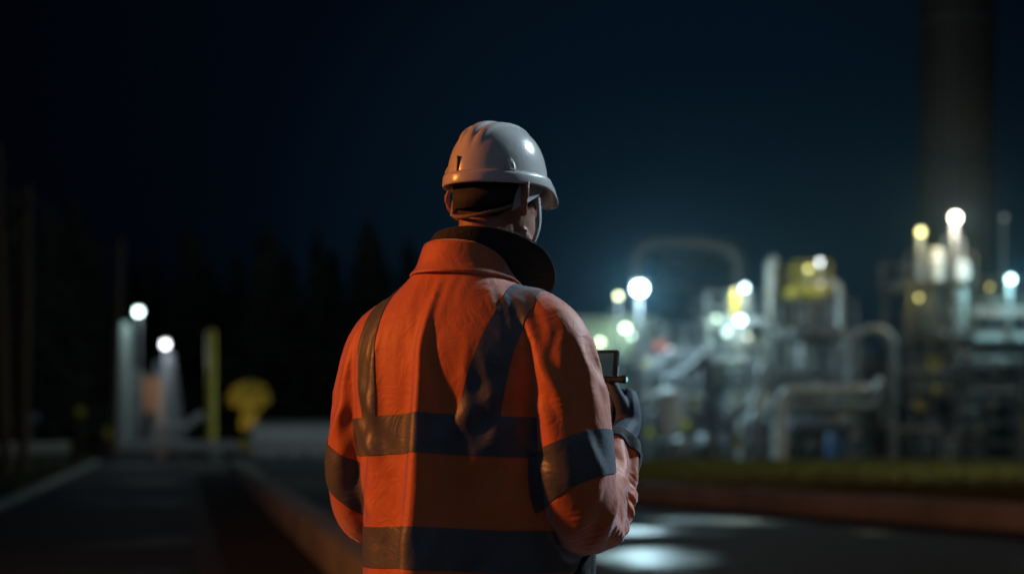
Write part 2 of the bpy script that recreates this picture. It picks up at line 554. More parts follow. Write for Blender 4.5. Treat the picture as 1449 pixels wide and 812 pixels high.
# folded orange collar and the black stand-up lining collar inside it
def strip(rows, nrow, seg_cols, name, m, th, parent):
    """rows: list of closed/open polylines (each list of points); catmull both ways"""
    R_ = [catmull(r, seg_cols) for r in rows]
    R_ = np.array(R_)
    out = [catmull(R_[:, j], nrow) for j in range(R_.shape[1])]
    G = np.array(out)                      # cols x rows x 3
    nc, nr = G.shape[:2]
    vs = G.reshape(-1, 3)
    fs = [(i * nr + j, (i + 1) * nr + j, (i + 1) * nr + j + 1, i * nr + j + 1) for i in range(nc - 1) for j in range(nr - 1)]
    o = mesh_obj(name, vs, fs, m, parent, True, False)
    rim_solid(o, th, 0)
    return o, G

def ringpts(angs, rx, ry, cx, cy, z):
    """angles in degrees: 0 = back of the neck, + = wearer's right"""
    out = []
    for k, a in enumerate(angs):
        f = lambda q: q[k] if isinstance(q, (list, tuple)) else q
        t = R(a)
        out.append((f(cx) + f(rx) * sin(t), f(cy) - f(ry) * cos(t), f(z)))
    return out
A_ = [-150, -120, -80, -40, 0, 40, 75, 100, 120]
low = ringpts(A_, [.125, .122, .114, .118, .122, .124, .128, .13, .13], .122, 0, .020, [1.50, 1.52, 1.552, 1.560, 1.560, 1.556, 1.548, 1.525, 1.505])
mid = ringpts(A_, .104, .106, 0, .022, [1.545, 1.555, 1.572, 1.580, 1.582, 1.580, 1.570, 1.55, 1.53])
top = ringpts(A_, .092, .090, 0, .026, [1.570, 1.585, 1.612, 1.624, 1.626, 1.618, 1.596, 1.57, 1.545])
inn = ringpts(A_, .084, .083, 0, .028, [1.565, 1.58, 1.604, 1.614, 1.616, 1.610, 1.59, 1.565, 1.54])
collar, _g = strip([low, mid, top, inn], 5, 6, 'collar', M_ORANGE, .004, jacket)

B_ = [-165, -130, -90, -45, 0, 40, 75, 105, 135, 160]
c0 = ringpts(B_, .082, .080, 0, .030, [1.545, 1.55, 1.56, 1.575, 1.58, 1.575, 1.555, 1.53, 1.51, 1.49])
c1 = ringpts(B_, [.085, .086, .087, .086, .084, .088, .098, .118, .138, .140], [.085, .085, .085, .084, .082, .085, .09, .10, .115, .12], [0, 0, 0, 0, 0, .004, .008, .012, .014, .01], .034,
             [1.60, 1.605, 1.615, 1.622, 1.624, 1.622, 1.608, 1.575, 1.535, 1.50])
c2 = ringpts(B_, [.082, .081, .078, .076, .078, .090, .114, .152, .182, .178], [.085, .084, .082, .080, .080, .087, .10, .115, .14, .15], [0, 0, 0, 0, 0, .006, .012, .018, .02, .015], .038,
             [1.625, 1.632, 1.640, 1.647, 1.651, 1.655, 1.643, 1.600, 1.543, 1.49])
c2 = [(x, y + .004 * sin(k * 2.3), z + .004 * sin(k * 1.7 + 1)) for k, (x, y, z) in enumerate(c2)]
lining, G = strip([c0, c1, c2], 6, 8, 'collar_lining', M_BLACKCLOTH, .0035, jacket)
# zip teeth along the lining collar's free edge
mb = MB()
edge = G[:, -1]
for i in range(44, len(edge) - 1):
    for q in (0., .33, .66):
        p = edge[i] * (1 - q) + edge[i + 1] * q
        mb.box((p[0], p[1], p[2] + .003), (.0028, .0028, .0026))
mb.build('zip_teeth', M_ZIP, jacket, False, False)
# dark front placket hanging open at the wearer's right hip, with its hem cord
pl_rows = [[(.195, .085, z) for z in (1.05, .95, .87, .79)], [(.222, .105, z) for z in (1.055, .95, .87, .785)], [(.235, .15, z) for z in (1.05, .95, .87, .79)]]
strip(pl_rows, 5, 5, 'front_placket', M_BLACKCLOTH, .008, jacket)

# ---------------------------------------------------------------- head, neck and body: one continuous skin
H_LOC = Vector((.027, .100, 1.728))
H_YAW = -R(9)
HM = Matrix.Translation(H_LOC) @ Matrix.Rotation(H_YAW, 4, 'Z') @ Matrix.Rotation(R(-2), 4, 'X')

def head_mb():
    h = MB()
    loft(h, [(-.122, 0, .058, .014, .012), (-.114, 0, .055, .034, .030), (-.098, 0, .046, .050, .050), (-.075, 0, .030, .060, .070), (-.045, 0, .012, .067, .088),
             (-.008, 0, .000, .073, .088), (.03, 0, -.003, .077, .099), (.065, 0, -.006, .074, .094), (.092, 0, -.008, .060, .077), (.110, 0, -.008, .038, .050), (.118, 0, -.008, .012, .016)], 36, 2.2)
    limb(h, [(0, .090, .022, .010), (0, .098, .0, .010), (0, .108, -.022, .012), (0, .108, -.034, .013), (0, .094, -.040, .010)], 14)      # nose
    for s in (-1, 1):
        limb(h, [(s * .006, .095, -.036, .007), (s * .014, .096, -.034, .008), (s * .017, .086, -.032, .006)], 10)                   # nostril wings
        limb(h, [(s * .010, .090, .022, .009), (s * .030, .088, .026, .010), (s * .052, .068, .022, .009)], 10)                      # brow
        limb(h, [(s * .052, .062, -.018, .012), (s * .040, .076, -.022, .012), (s * .060, .035, -.020, .012)], 10)                   # cheekbone
        limb(h, [(s * .062, .01, -.075, .014), (s * .045, .055, -.098, .014), (s * .0, .078, -.108, .015)], 10)                      # jaw line
        # ear: helix, antihelix, lobe and plate
        limb(h, [(s * .074, -.004, .018, .0045), (s * .090, -.014, .029, .0055), (s * .103, -.028, .024, .006), (s * .107, -.034, .002, .006), (s * .100, -.029, -.020, .006), (s * .086, -.014, -.038, .0075), (s * .073, -.006, -.034, .006)], 8)
        limb(h, [(s * .070, -.006, -.014, .011), (s * .082, -.016, -.004, .010), (s * .092, -.026, .006, .008)], 8)
        limb(h, [(s * .072, .002, -.004, .006), (s * .076, -.002, -.016, .005)], 8)
    # concha: a thin dished plate that closes the ear inside its rim
    for zz in (-.026, -.014, -.002, .010, .022):
        k = 1 - abs(zz - .002) / .045
        limb(h, [(s * .070, .000, zz, .0060), (s * .085, -.014, zz, .0045), (s * (.090 + .014 * k), -.030 - .004 * k, zz, .0042)], 8)
        limb(h, [(s * .066, -.024, zz, .0075), (s * .086, -.028, zz, .0055), (s * (.088 + .012 * k), -.033, zz, .0042)], 8)
    for s in (-1, 1):
        limb(h, [(s * .017, .080, .004, .0045), (s * .024, .0855, .0125, .0050), (s * .034, .0840, .0125, .0050), (s * .046, .072, .003, .0050)], 10)      # upper lid
        limb(h, [(s * .018, .080, -.003, .0040), (s * .030, .0840, -.0115, .0046), (s * .045, .071, -.002, .0046)], 10)                              # lower lid
    limb(h, [(-.025, .091, -.073, .005), (-.011, .101, -.067, .0065), (0, .102, -.0685, .0065), (.011, .101, -.067, .0065), (.025, .091, -.073, .005)], 10)
    limb(h, [(-.022, .089, -.079, .005), (-.009, .099, -.083, .0075), (.009, .099, -.083, .0075), (.022, .089, -.079, .005)], 10)
    return h

def xf(mb, M):
    return [tuple(M @ Vector(v)) for v in mb.v]

body = MB()
hm = head_mb()
body.add(xf(hm, HM), hm.f)
nb = HM @ Vector((0, -.030, -.07))
limb(body, [(nb.x, nb.y, nb.z + .04, .058), (nb.x, nb.y, nb.z, .060), (.010, .050, 1.60, .060), (0, .025, 1.54, .066), (0, .01, 1.48, .085)], 24)
loft(body, [(.80, 0, 0, .15, .10), (.88, 0, 0, .165, .115), (1.0, 0, 0, .155, .105), (1.12, 0, 0, .150, .098), (1.28, 0, -.005, .170, .110), (1.40, 0, -.008, .165, .105), (1.47, 0, -.005, .12, .085), (1.51, 0, 0, .07, .06)], 36, 2.2)
def arm_rows(rows):
    q = [.045, .055, .052, .046, .040, .037, .037, .035, .030, .025]
    return [(x, y, z, q[i]) for i, (x, y, z, r) in enumerate(rows)]
for rows in (SLEEVE_R, SLEEVE_L):
    limb(body, arm_rows(rows), 18)
for s in (-1, 1):
    limb(body, [(s * .085, 0, .86, .085), (s * .095, 0, .72, .082), (s * .105, .008, .52, .060), (s * .108, .0, .48, .055), (s * .110, -.018, .34, .056), (s * .112, -.02, .14, .036), (s * .112, -.02, .09, .036)], 18)
    limb(body, [(s * .112, -.03, .06, .034), (s * .118, .03, .045, .034), (s * .128, .12, .035, .028), (s * .132, .17, .03, .020)], 14)

# hands: palm, four unequal bent fingers and a thumb, closed about the device
DEV_C = Vector((.150, .352, 1.338)); DEV_W, DEV_H, DEV_T = .084, .158, .014
DEV_ROT = Euler((R(-14), 0, R(4))).to_matrix()
def dev(x, y, z): return DEV_C + DEV_ROT @ Vector((x, y, z))          # device frame: x right, y away from the wearer, z up

def hand_rows(side, grow):
    """finger chains of one hand holding the device's edge (side +1 = wearer's right)"""
    e = DEV_W / 2
    s = side
    z0 = -.050 if side > 0 else -.038
    wr = Vector(SLEEVE_R[-1][:3]) if side > 0 else Vector(SLEEVE_L[-1][:3])
    ch = []
    palm_a = dev(s * (e + .030), .012, z0 - .040)
    ch.append([(*wr, .027 + grow), (*(wr.lerp(palm_a, .5)), .025 + grow), (*palm_a, .027 + grow), (*dev(s * (e + .026), .016, z0 + .004), .024 + grow), (*dev(s * (e + .020), .022, z0 + .036), .016 + grow)])
    ch.append([(*palm_a, .022 + grow), (*dev(s * (e + .024), .03, z0 - .012), .020 + grow), (*dev(s * (e + .014), .032, z0 + .02), .013 + grow)])
    ln = [.92, 1.0, .95, .78]
    for k in range(4):                                                  # index on top, little finger lowest
        zz = z0 + .034 - k * .021
        l = ln[k]
        r = (.0088, .0090, .0086, .0076)[k] + grow
        ch.append([(*dev(s * (e + .022), .018, zz), r * 1.05), (*dev(s * (e + .012), .034, zz + .003), r * 1.08), (*dev(s * (e - .012 * l), .030, zz + .004), r), (*dev(s * (e - .034 * l), .0205, zz + .003), r * .96),
                   (*dev(s * (e - .050 * l), .0185, zz + .002), r * .86)])
    ch.append([(*dev(s * (e + .026), .004, z0 - .022), .015 + grow), (*dev(s * (e + .019), -.012, z0 + .004), .0125 + grow), (*dev(s * (e + .006), -.0205, z0 + .030), .0105 + grow), (*dev(s * (e - .006), -.0195, z0 + .052), .0095 + grow), (*dev(s * (e - .010), -.0185, z0 + .061), .0080 + grow)])
    return ch
for s in (1, -1):
    for c in hand_rows(s, 0):
        limb(body, c, 10, 4)
BV, BF = voxel(body, .0052, 2)
body_o = mesh_obj('body', BV, BF, M_SKIN, person, True, False)

for s in (1, -1):
    g = MB()
    for c in hand_rows(s, .0030):
        limb(g, c, 12, 5)
    wr = Vector((SLEEVE_R if s > 0 else SLEEVE_L)[-1][:3]); w2 = Vector((SLEEVE_R if s > 0 else SLEEVE_L)[-2][:3])
    d = (wr - w2).normalized()
    limb(g, [(*(wr - d * .05), .036), (*(wr - d * .02), .033), (*(wr + d * .012), .030)], 16)
    gv, gf = voxel(g, .0030, 2)
    mesh_obj('glove', gv, gf, M_GLOVE, person, True, False)

# face details
mb = MB()
for s in (-1, 1):
    e = MB().lathe([(.0115 * sin(pi * k / 12) + 1e-5, .0115 * -cos(pi * k / 12)) for k in range(13)], (0, 0, 0), 16)
    e.v = [tuple(HM @ Vector((v[0] + s * .031, v[1] + .0770, v[2] + .001))) for v in e.v]
    eo = e.build('eye', M_EYE, person, True, False)
    p = MB().lathe([(.0055, 0), (.0050, .0012), (.0001, .0016)], (0, 0, 0), 14, 'y')
    p.v = [tuple(HM @ Vector((v[0] + s * .031, v[1] + .0878, v[2] + .001))) for v in p.v]
    p.build('iris', M_PLASTIC_BLACK, eo, True, False)

# short hair: the scalp lifted by a few millimetres above a hairline
HI = HM.inverted()
HV = np.array([tuple(HI @ Vector(v)) for v in BV])
me = body_o.data
BN = np.empty(len(me.vertices) * 3); me.vertices.foreach_get('normal', BN); BN = BN.reshape(-1, 3)
line = np.interp(HV[:, 1], [-.11, -.06, -.01, .02, .05, .10], [-.050, -.048, -.010, -.02, .045, .055])
d = np.minimum(HV[:, 2] - line, .085 - np.abs(HV[:, 0]))
ear = (np.abs(HV[:, 0]) - .0745) * -1
d = np.minimum(d, ear + .0035)
d = np.where(HV[:, 2] < -.13, -1, d)
vs, fs = cut_patch(BV, BN, BF, d, .0035)
rim_solid(mesh_obj('hair', vs, fs, M_HAIR, person, True, False), .004, -1)

# ---------------------------------------------------------------- hard hat
hat = thing('hard_hat', None, None, H_LOC + Vector((.004, 0, .026)), H_YAW)
hat.parent = person
def hat_shell():
    a, b, hgt = .097, .122, .128
    nphi, nth = 144, 40
    vs, fs = [], []
    for j in range(nth + 1):
        th = (pi / 2) * j / nth                          # 0 = rim, pi/2 = crown
        for i in range(nphi):
            ph = 2 * pi * i / nphi
            ct, st_ = cos(th) ** .72, sin(th) ** .90
            x, y, z = a * ct * cos(ph), b * ct * sin(ph), hgt * st_
            # three raised ridges running from front to back over the crown
            top_w = max(0, min(1, (st_ - .48) / .40))
            top_w = top_w * top_w * (3 - 2 * top_w)
            rg = 0
            for xc, hw, hh in ((0, .0105, .0085), (-.031, .0080, .0062), (.031, .0080, .0062)):
                u = (x - xc * (1 - .25 * abs(y) / b)) / hw
                rg = max(rg, hh * (1 / (1 + abs(u) ** 6)))
            n = Vector((x / a ** 2, y / b ** 2, max(z, .02) / hgt ** 2)).normalized()
            d_ = rg * top_w
            vs.append(tuple(Vector((x, y, z)) + n * d_))
    for j in range(nth):
        for i in range(nphi):
            p, q = j * nphi + i, j * nphi + (i + 1) % nphi
            fs.append((p, q, q + nphi, p + nphi))
    return vs, fs
vs, fs = hat_shell()
shell = mesh_obj('shell', vs, fs, M_HELMET, hat, True, False)
rim_solid(shell, .003, -1)
# rim band with the peak in front
nphi = 144
vs, fs = [], []
prof = [(-.001, .021), (.0055, .019), (.0075, .014), (.0085, .0), (.0080, -.0035), (.0045, -.0045), (.0005, -.003)]
for i in range(nphi):
    ph = 2 * pi * i / nphi
    fr = max(0, sin(ph)) ** 3.2
    sl = -.002 - .010 * max(0, sin(ph)) ** 2
    for k, (o_, z) in enumerate(prof):
        reach = fr * .060 * (0 if k == 0 else .35 if k == 1 else .8 if k == 2 else 1.0 if k < 5 else .6 if k == 5 else 0)
        drop = -fr * .016 * (0 if k == 0 else min(1, k / 3)) 
        zz = z * (1 - .55 * fr) + sl * min(1, k / 2) + drop
        vs.append(((.098 + o_) * cos(ph), (.124 + o_ + reach) * sin(ph), zz))
m = len(prof)
for i in range(nphi):
    for k in range(m):
        p, q = i * m + k, i * m + (k + 1) % m
        p2, q2 = ((i + 1) % nphi) * m + k, ((i + 1) % nphi) * m + (k + 1) % m
        fs.append((p, p2, q2, q))
mesh_obj('brim', vs, fs, M_HELMET, hat, True, False)
# accessory slots at both sides: a small arched boss with a dark slit
for s in (-1, 1):
    for ang in (-32,):
        t = R(ang)
        cx, cy = s * .0985 * cos(t), .1245 * sin(t)
        nrm = Vector((cx / .098 ** 2, cy / .124 ** 2, 0)).normalized(); tan = Vector((-nrm.y, nrm.x, 0))
        outline = [(-.011, .0), (-.0105, .012), (-.008, .022), (-.004, .029), (0, .031), (.004, .029), (.008, .022), (.0105, .012), (.011, .0)]
        b_ = MB()
        v_, f_ = [], []
        for dpt, k_ in ((-.006, 1.15), (.0035, 1.0), (.0048, .80)):
            for u, z in outline:
                lean = -.35 * z * (z / .05)
                v_.append(Vector((cx, cy, .020 + z)) + tan * (u * k_) + nrm * (dpt + lean - (.008 * (z / .031) ** 2 if dpt > 0 else 0.006)))
        n_ = len(outline)
        for l in range(2):
            for k in range(n_ - 1):
                f_.append((l * n_ + k, l * n_ + k + 1, (l + 1) * n_ + k + 1, (l + 1) * n_ + k))
        f_.append(tuple(2 * n_ + k for k in range(n_)))
        b_.add(v_, f_)
        b_.build('side_boss', M_HELMET, hat, True, False)
# harness: rear headband, adjusting knob, side hangers and the pale chin-strap plates
def hring(a0, a1, rx, ry, z0, z1, hgt, n=40):
    rows = []
    for k in range(n + 1):
        t = R(a0 + (a1 - a0) * k / n)
        z = z0 + (z1 - z0) * sin(pi * k / n)
        rows.append((rx * sin(t), -ry * cos(t) - .004, z))
    v_ = [(x, y, z - hgt / 2) for x, y, z in rows] + [(x, y, z + hgt / 2) for x, y, z in rows]
    f_ = [(k, k + 1, n + 2 + k, n + 1 + k) for k in range(n)]
    return v_, f_
v_, f_ = hring(-98, 98, .0810, .1060, -.010, -.036, .040)
hb = mesh_obj('headband', v_, f_, M_STRAP, hat, True, False); rim_solid(hb, .003, 0)
v_, f_ = hring(-100, 100, .0825, .1075, -.026, -.074, .0075)
hb2 = mesh_obj('nape_strap', v_, f_, M_TAN, hat, True, False); rim_solid(hb2, .0025, 0)
MB().box((0, -.1065, -.040), (.030, .006, .022), None, .002).build('ratchet', M_PLASTIC_BLACK, hat, True, False)
MB().box((-.012, -.1190, .036), (.0048, .006, .032), None, .001).build('vent_slot', M_PLASTIC_BLACK, hat, True, False)
for s in (-1, 1):
    g = MB()
    # hanger plate before the ear
    pts = [(s * .0845, -.030, .002), (s * .084, -.048, -.030), (s * .082, -.056, -.062), (s * .089, -.018, -.044), (s * .090, .020, -.026), (s * .086, .055, .002)]
    v_ = pts
    g.add(v_, [(0, 1, 3, 4), (1, 2, 3), (0, 4, 5)])
    po = g.build('hanger_plate', M_PLASTIC_GREY, hat, False, False); rim_solid(po, .004, 0)
    st_ = MB()
    path = [(s * .086, .022, -.004), (s * .083, .034, -.04), (s * .074, .046, -.085), (s * .045, .055, -.125), (0, .052, -.138)]
    S = catmull(path, 6)
    w_ = .007
    v_ = []
    for p in S:
        v_ += [(p[0], p[1] - w_, p[2]), (p[0], p[1] + w_, p[2])]
    st_.add(v_, [(2 * k, 2 * k + 1, 2 * k + 3, 2 * k + 2) for k in range(len(S) - 1)])
    so = st_.build('chin_strap', M_PLASTIC_GREY if s > 0 else M_PLASTIC_BLACK, hat, True, False); rim_solid(so, .002, 0)

# ---------------------------------------------------------------- trousers and boots (below the frame's edge)
t = MB()
loft(t, [(.76, 0, 0, .15, .12), (.84, 0, 0, .185, .135), (.95, 0, 0, .185, .135), (1.02, 0, 0, .178, .128)], 36, 2.2)
for s in (-1, 1):
    limb(t, [(s * .090, 0, .86, .098), (s * .098, 0, .72, .100), (s * .106, .006, .50, .082), (s * .110, -.01, .34, .078), (s * .112, -.018, .17, .074), (s * .112, -.018, .10, .076)], 20)
tv, tf = voxel(t, .011, 3)
mesh_obj('trousers', tv, tf, M_NAVY, person, True, False)
for s in (-1, 1):
    b_ = MB()
    limb(b_, [(s * .112, -.022, .17, .056), (s * .112, -.024, .10, .054), (s * .113, -.03, .06, .052)], 16)
    limb(b_, [(s * .113, -.045, .045, .042), (s * .118, .03, .048, .046), (s * .128, .12, .042, .044), (s * .133, .185, .040, .034)], 16)
    bv, bf = voxel(b_, .007, 2)
    bv[:, 2] = np.maximum(bv[:, 2], .004)
    mesh_obj('boot', bv, bf, M_BOOT, person, True, False)

# ---------------------------------------------------------------- held things
def to_world(p): 
    return person.matrix_basis @ Vector(p)
PM = Matrix.Translation(P_LOC) @ Matrix.Rotation(P_YAW, 4, 'Z')
DM = PM @ Matrix.Translation(DEV_C) @ DEV_ROT.to_4x4()
M_SCREEN = material('dim_screen', (.01, .014, .016), .12, 0, (.012, .018, .02), 12, emit=(.30, .62, .66), emit_s=.045)
M_TRACE = material('orange_trace', (.1, .04, .01), .4, emit=(1.0, .42, .08), emit_s=.35)
M_CASE = material('device_case', (.02, .021, .023), .32, 0, (.03, .03, .032), 40, .05, 200, coat=.4)
device = bpy.data.objects.new('handheld_terminal', None); COL.objects.link(device)
device.matrix_world = DM
tag(device, "black handheld device with dim screen in the man's gloved hands", 'handheld device')
MB().box((0, 0, 0), (DEV_W, DEV_T, DEV_H), None, .0055).build('casing', M_CASE, device, True, False)
MB().box((0, -DEV_T / 2 - .0006, .006), (DEV_W - .018, .0012, DEV_H - .030), None, .0004).build('screen', M_SCREEN, device, False, False)
for k in range(5):
    MB().box((-.026 + .013 * k, -DEV_T / 2 - .0012, -DEV_H / 2 + .011), (.009, .0024, .0065), None, .0008).build('button', M_PLASTIC_GREY if k == 2 else M_PLASTIC_BLACK, device, False, False)
MB().box((DEV_W / 2 + .0008, 0, .03), (.0022, .006, .024), None, .0006).build('side_key', M_PLASTIC_GREY, device, False, False)
tr = MB(); tr.tube([(-.028, -DEV_T / 2 - .0017, -.018), (.004, -DEV_T / 2 - .0017, -.020), (.018, -DEV_T / 2 - .0017, -.016), (.031, -DEV_T / 2 - .0017, -.022)], .0010, 6)
tr.build('trace', M_TRACE, device, False, False)
torch_c = PM @ dev(DEV_W / 2 + .016, -.034, .002)
torch = bpy.data.objects.new('pen_torch', None); COL.objects.link(torch)
torch.location = torch_c; torch.rotation_euler = (0, 0, R(-6))
tag(torch, "small black pen torch with pale blue tip under the thumb of the man's right glove", 'torch')
MB().lathe([(.004, -.034), (.0070, -.033), (.0078, -.028), (.0074, .002), (.0088, .004), (.0092, .014), (.0082, .018)], (0, 0, 0), 18, 'x').build('barrel', M_CASE, torch, True, False)
MB().lathe([(.0055, .0182), (.0050, .0205), (.0010, .0215)], (0, 0, 0), 14, 'x').build('lens', material('torch_lens', (.3, .5, .55), .2, emit=(.35, .8, .9), emit_s=.9), torch, True, False)
# ================================================================== SETTING
def road_material(name, base, wet_rough, dry_rough, wet_amt, puddles=()):
    m = bpy.data.materials.new(name); m.use_nodes = True
    nt = m.node_tree; b = nt.nodes['Principled BSDF']; L = nt.links.new
    tc = nt.nodes.new('ShaderNodeTexCoord'); src = tc.outputs['Object']
    def noise(scale, detail=5, dist=0.0, vec=None):
        n = nt.nodes.new('ShaderNodeTexNoise'); n.inputs['Scale'].default_value = scale; n.inputs['Detail'].default_value = detail
        n.inputs['Distortion'].default_value = dist; L(vec or src, n.inputs['Vector']); return n.outputs['Fac']
    def mrange(v, a, b_, c, d):
        n = nt.nodes.new('ShaderNodeMapRange'); n.interpolation_type = 'SMOOTHSTEP'
        n.inputs['From Min'].default_value = a; n.inputs['From Max'].default_value = b_; n.inputs['To Min'].default_value = c; n.inputs['To Max'].default_value = d
        L(v, n.inputs['Value']); return n.outputs['Result']
    def math_(op, a, c):
        n = nt.nodes.new('ShaderNodeMath'); n.operation = op
        for i, q in enumerate((a, c)):
            if isinstance(q, (int, float)): n.inputs[i].default_value = q
            else: L(q, n.inputs[i])
        return n.outputs[0]
    wet = mrange(noise(.22, 6, .6), .50 - .12 * wet_amt, .62, 0, 1)
    for (x, y, rx, ry) in puddles:
        mp = nt.nodes.new('ShaderNodeMapping'); mp.vector_type = 'POINT'
        mp.inputs['Location'].default_value = (-x / rx, -y / ry, 0); mp.inputs['Scale'].default_value = (1 / rx, 1 / ry, 0)
        L(src, mp.inputs['Vector'])
        ln = nt.nodes.new('ShaderNodeVectorMath'); ln.operation = 'LENGTH'; L(mp.outputs['Vector'], ln.inputs[0])
        wob = math_('ADD', ln.outputs['Value'], math_('MULTIPLY', math_('SUBTRACT', noise(1.1, 5), .5), 1.6))
        wet = math_('MAXIMUM', wet, mrange(wob, .30, 1.30, 1, 0))
    L(mrange(wet, 0, 1, dry_rough, wet_rough), b.inputs['Roughness'])
    mix = nt.nodes.new('ShaderNodeMix'); mix.data_type = 'RGBA'
    mix.inputs[6].default_value = (*base, 1); mix.inputs[7].default_value = (*[c * .45 for c in base], 1); L(wet, mix.inputs[0])
    mix2 = nt.nodes.new('ShaderNodeMix'); mix2.data_type = 'RGBA'; mix2.blend_type = 'MULTIPLY'; mix2.inputs[0].default_value = .6
    L(mix.outputs[2], mix2.inputs[6])
    cr = nt.nodes.new('ShaderNodeValToRGB'); L(noise(3.0, 8), cr.inputs[0])
    cr.color_ramp.elements[0].position = .3; cr.color_ramp.elements[0].color = (.45, .45, .45, 1); cr.color_ramp.elements[1].position = .75
    L(cr.outputs[0], mix2.inputs[7]); L(mix2.outputs[2], b.inputs['Base Color'])
    L(mrange(wet, 0, 1, .18, .5), b.inputs['Specular IOR Level'])
    bp = nt.nodes.new('ShaderNodeBump'); bp.inputs['Distance'].default_value = .01
    L(mrange(wet, 0, 1, .45, .04), bp.inputs['Strength']); L(noise(70, 6), bp.inputs['Height']); L(bp.outputs['Normal'], b.inputs['Normal'])
    return m

M_SOIL = material('soil', (.030, .026, .018), .95, 0, (.018, .020, .012), .8, .5, 12)
M_ASPHALT = road_material('asphalt', (.017, .023, .033), .68, .85, -.6)
M_WET = road_material('wet_asphalt', (.055, .056, .060), .36, .85, -.3, [(1.25, 16.0, .85, 1.5), (.95, 19.9, 1.4, 1.0), (3.0, 22.0, 1.3, 1.0)])
M_GUTTER = material('gutter_mud', (.003, .0035, .004), .9, 0, (.005, .005, .006), 1.5, .4, 20)
M_CONC = material('concrete', (.26, .28, .23), .85, 0, (.18, .19, .155), 1.4, .35, 45)
M_KERB = material('kerb_stone', (.24, .23, .22), .8, 0, (.16, .15, .15), 1.8, .3, 40)
M_GRASS = material('grass_blades', (.105, .105, .018), .8, 0, (.15, .135, .025), .7)
M_GRASS2 = material('verge_blades', (.036, .045, .012), .8, 0, (.06, .055, .018), .7)

def sheet(name, poly, z, m, kind='structure'):
    o = mesh_obj(name, [(x, y, z) for x, y in poly], [tuple(range(len(poly)))], m, None, False)
    return tag(o, kind=kind)

tag(mesh_obj('ground', [(-700, -60, 0), (700, -60, 0), (700, 900, 0), (-700, 900, 0)], [(0, 1, 2, 3)], M_SOIL, None, False), kind='structure')
SL = -.195                                            # the lane leads away to the left at this slope
def lane(x0, Y): return x0 + SL * Y                   # x of a line parallel to the lane, x0 at Y = 0
def band(xa, xb, Ya, Yb): return [(lane(xa, Ya), Ya), (lane(xb, Ya), Ya), (lane(xb, Yb), Yb), (lane(xa, Yb), Yb)]
sheet('path', band(-2.62, .12, -8, 58), .004, M_ASPHALT)
sheet('gutter', band(.13, 1.20, -8, 44), .004, M_GUTTER)
# right-hand road: from the low wall to the right-hand wall and away
sheet('road', [(lane(1.6, -8), -8), (24, -8), (15, 4), (10.4, 12), (5.95, 19.45), (1.95, 27.05), (-3, 37.2), (-4.5, 44), (lane(1.6, 58) + 4, 58), (lane(1.6, 58), 58)], .004, M_WET)
sheet('cross_road', [(-40, 58.02), (-7, 58.02), (-6, 64), (-40, 66)], .004, M_ASPHALT)

def wall_run(name, pts, w, h, m, label, cat, seg=3.0, gap=.012, bev=.025):
    """low wall of separate cast lengths (one thing, joints shown as gaps)"""
    t = thing(name, label, cat, (pts[0][0], pts[0][1], 0))
    mb = MB(); cap = MB()
    for (a, b) in zip(pts[:-1], pts[1:]):
        a, b = Vector((*a, 0)), Vector((*b, 0)); L_ = (b - a).length; n = max(1, round(L_ / seg)); d = (b - a) / n
        ang = math.atan2(d.y, d.x)
        for i in range(n):
            c = a + d * (i + .5)
            mb.box((c.x, c.y, h / 2), (d.length - gap, w, h), (0, 0, ang), bev)
    mb.build('wall_body', m, t, True)
    return t
LW = [(lane(1.38, y), y) for y in (2.0, 16, 30, 44)]
wall_run('low_wall', LW, .34, .33, M_CONC, 'long low concrete wall between the dark gutter and the wet road, left of the man', 'low wall')
RW = [(13.1, 8), (10.55, 12.1), (6.1, 19.6), (2.1, 27.2), (-2.9, 37.4)]
wall_run('low_wall', RW, .30, .32, M_CONC, 'low brown-lit concrete wall between the wet road and the grass by the plant', 'low wall')
# kerb of the left verge
kt = thing('kerb', 'pale kerb along the grass verge at the left edge of the path', 'kerb', (lane(-2.75, 8), 8, 0))
mb = MB()
for i in range(44):
    y = 6 + i * 1.1
    mb.box((lane(-2.72, y), y, .05), (.16, 1.09, .12), (0, 0, math.atan(-SL)), .015)
mb.build('kerb_stones', M_KERB, kt)

def grass(name, n, region, h, m, seed):
    r = np.random.default_rng(seed)
    vs, fs = [], []
    k = 0
    while k < n:
        x, y = region(r)
        hh = h * r.uniform(.5, 1.4); a = r.uniform(0, 2 * pi); w = .018 * r.uniform(.7, 1.6) * (1 + y / 40)
        lx, ly = r.normal(0, .4) * hh, r.normal(0, .4) * hh
        c, s = cos(a) * w, sin(a) * w
        vs += [(x - c, y - s, 0), (x + c, y + s, 0), (x + lx * .4 + c * .7, y + ly * .4 + s * .7, hh * .6), (x + lx, y + ly, hh), (x + lx * .4 - c * .7, y + ly * .4 - s * .7, hh * .6)]
        fs.append((5 * k, 5 * k + 1, 5 * k + 2, 5 * k + 3, 5 * k + 4)); k += 1
    o = mesh_obj(name, vs, fs, m, None, False)
    return tag(o, kind='stuff')
def right_region(r):
    while True:
        y = r.uniform(11, 55) ** 1.0; xw = np.interp(y, [8, 12.1, 19.6, 27.2, 37.4, 56], [13.1, 10.55, 6.1, 2.1, -2.9, -4.5])
        x = xw + .25 + r.exponential(7.5)
        if x < y * .36 + 2: return x, y
def left_region(r):
    y = r.uniform(16, 60); return lane(-2.85, y) - r.exponential(4), y
tag(grass('grass', 26000, right_region, .17, M_GRASS, 3), 'rough olive grass between the low wall and the plant', 'grass')
tag(grass('grass', 9000, left_region, .12, M_GRASS2, 4), 'dark grass verge left of the path', 'grass')

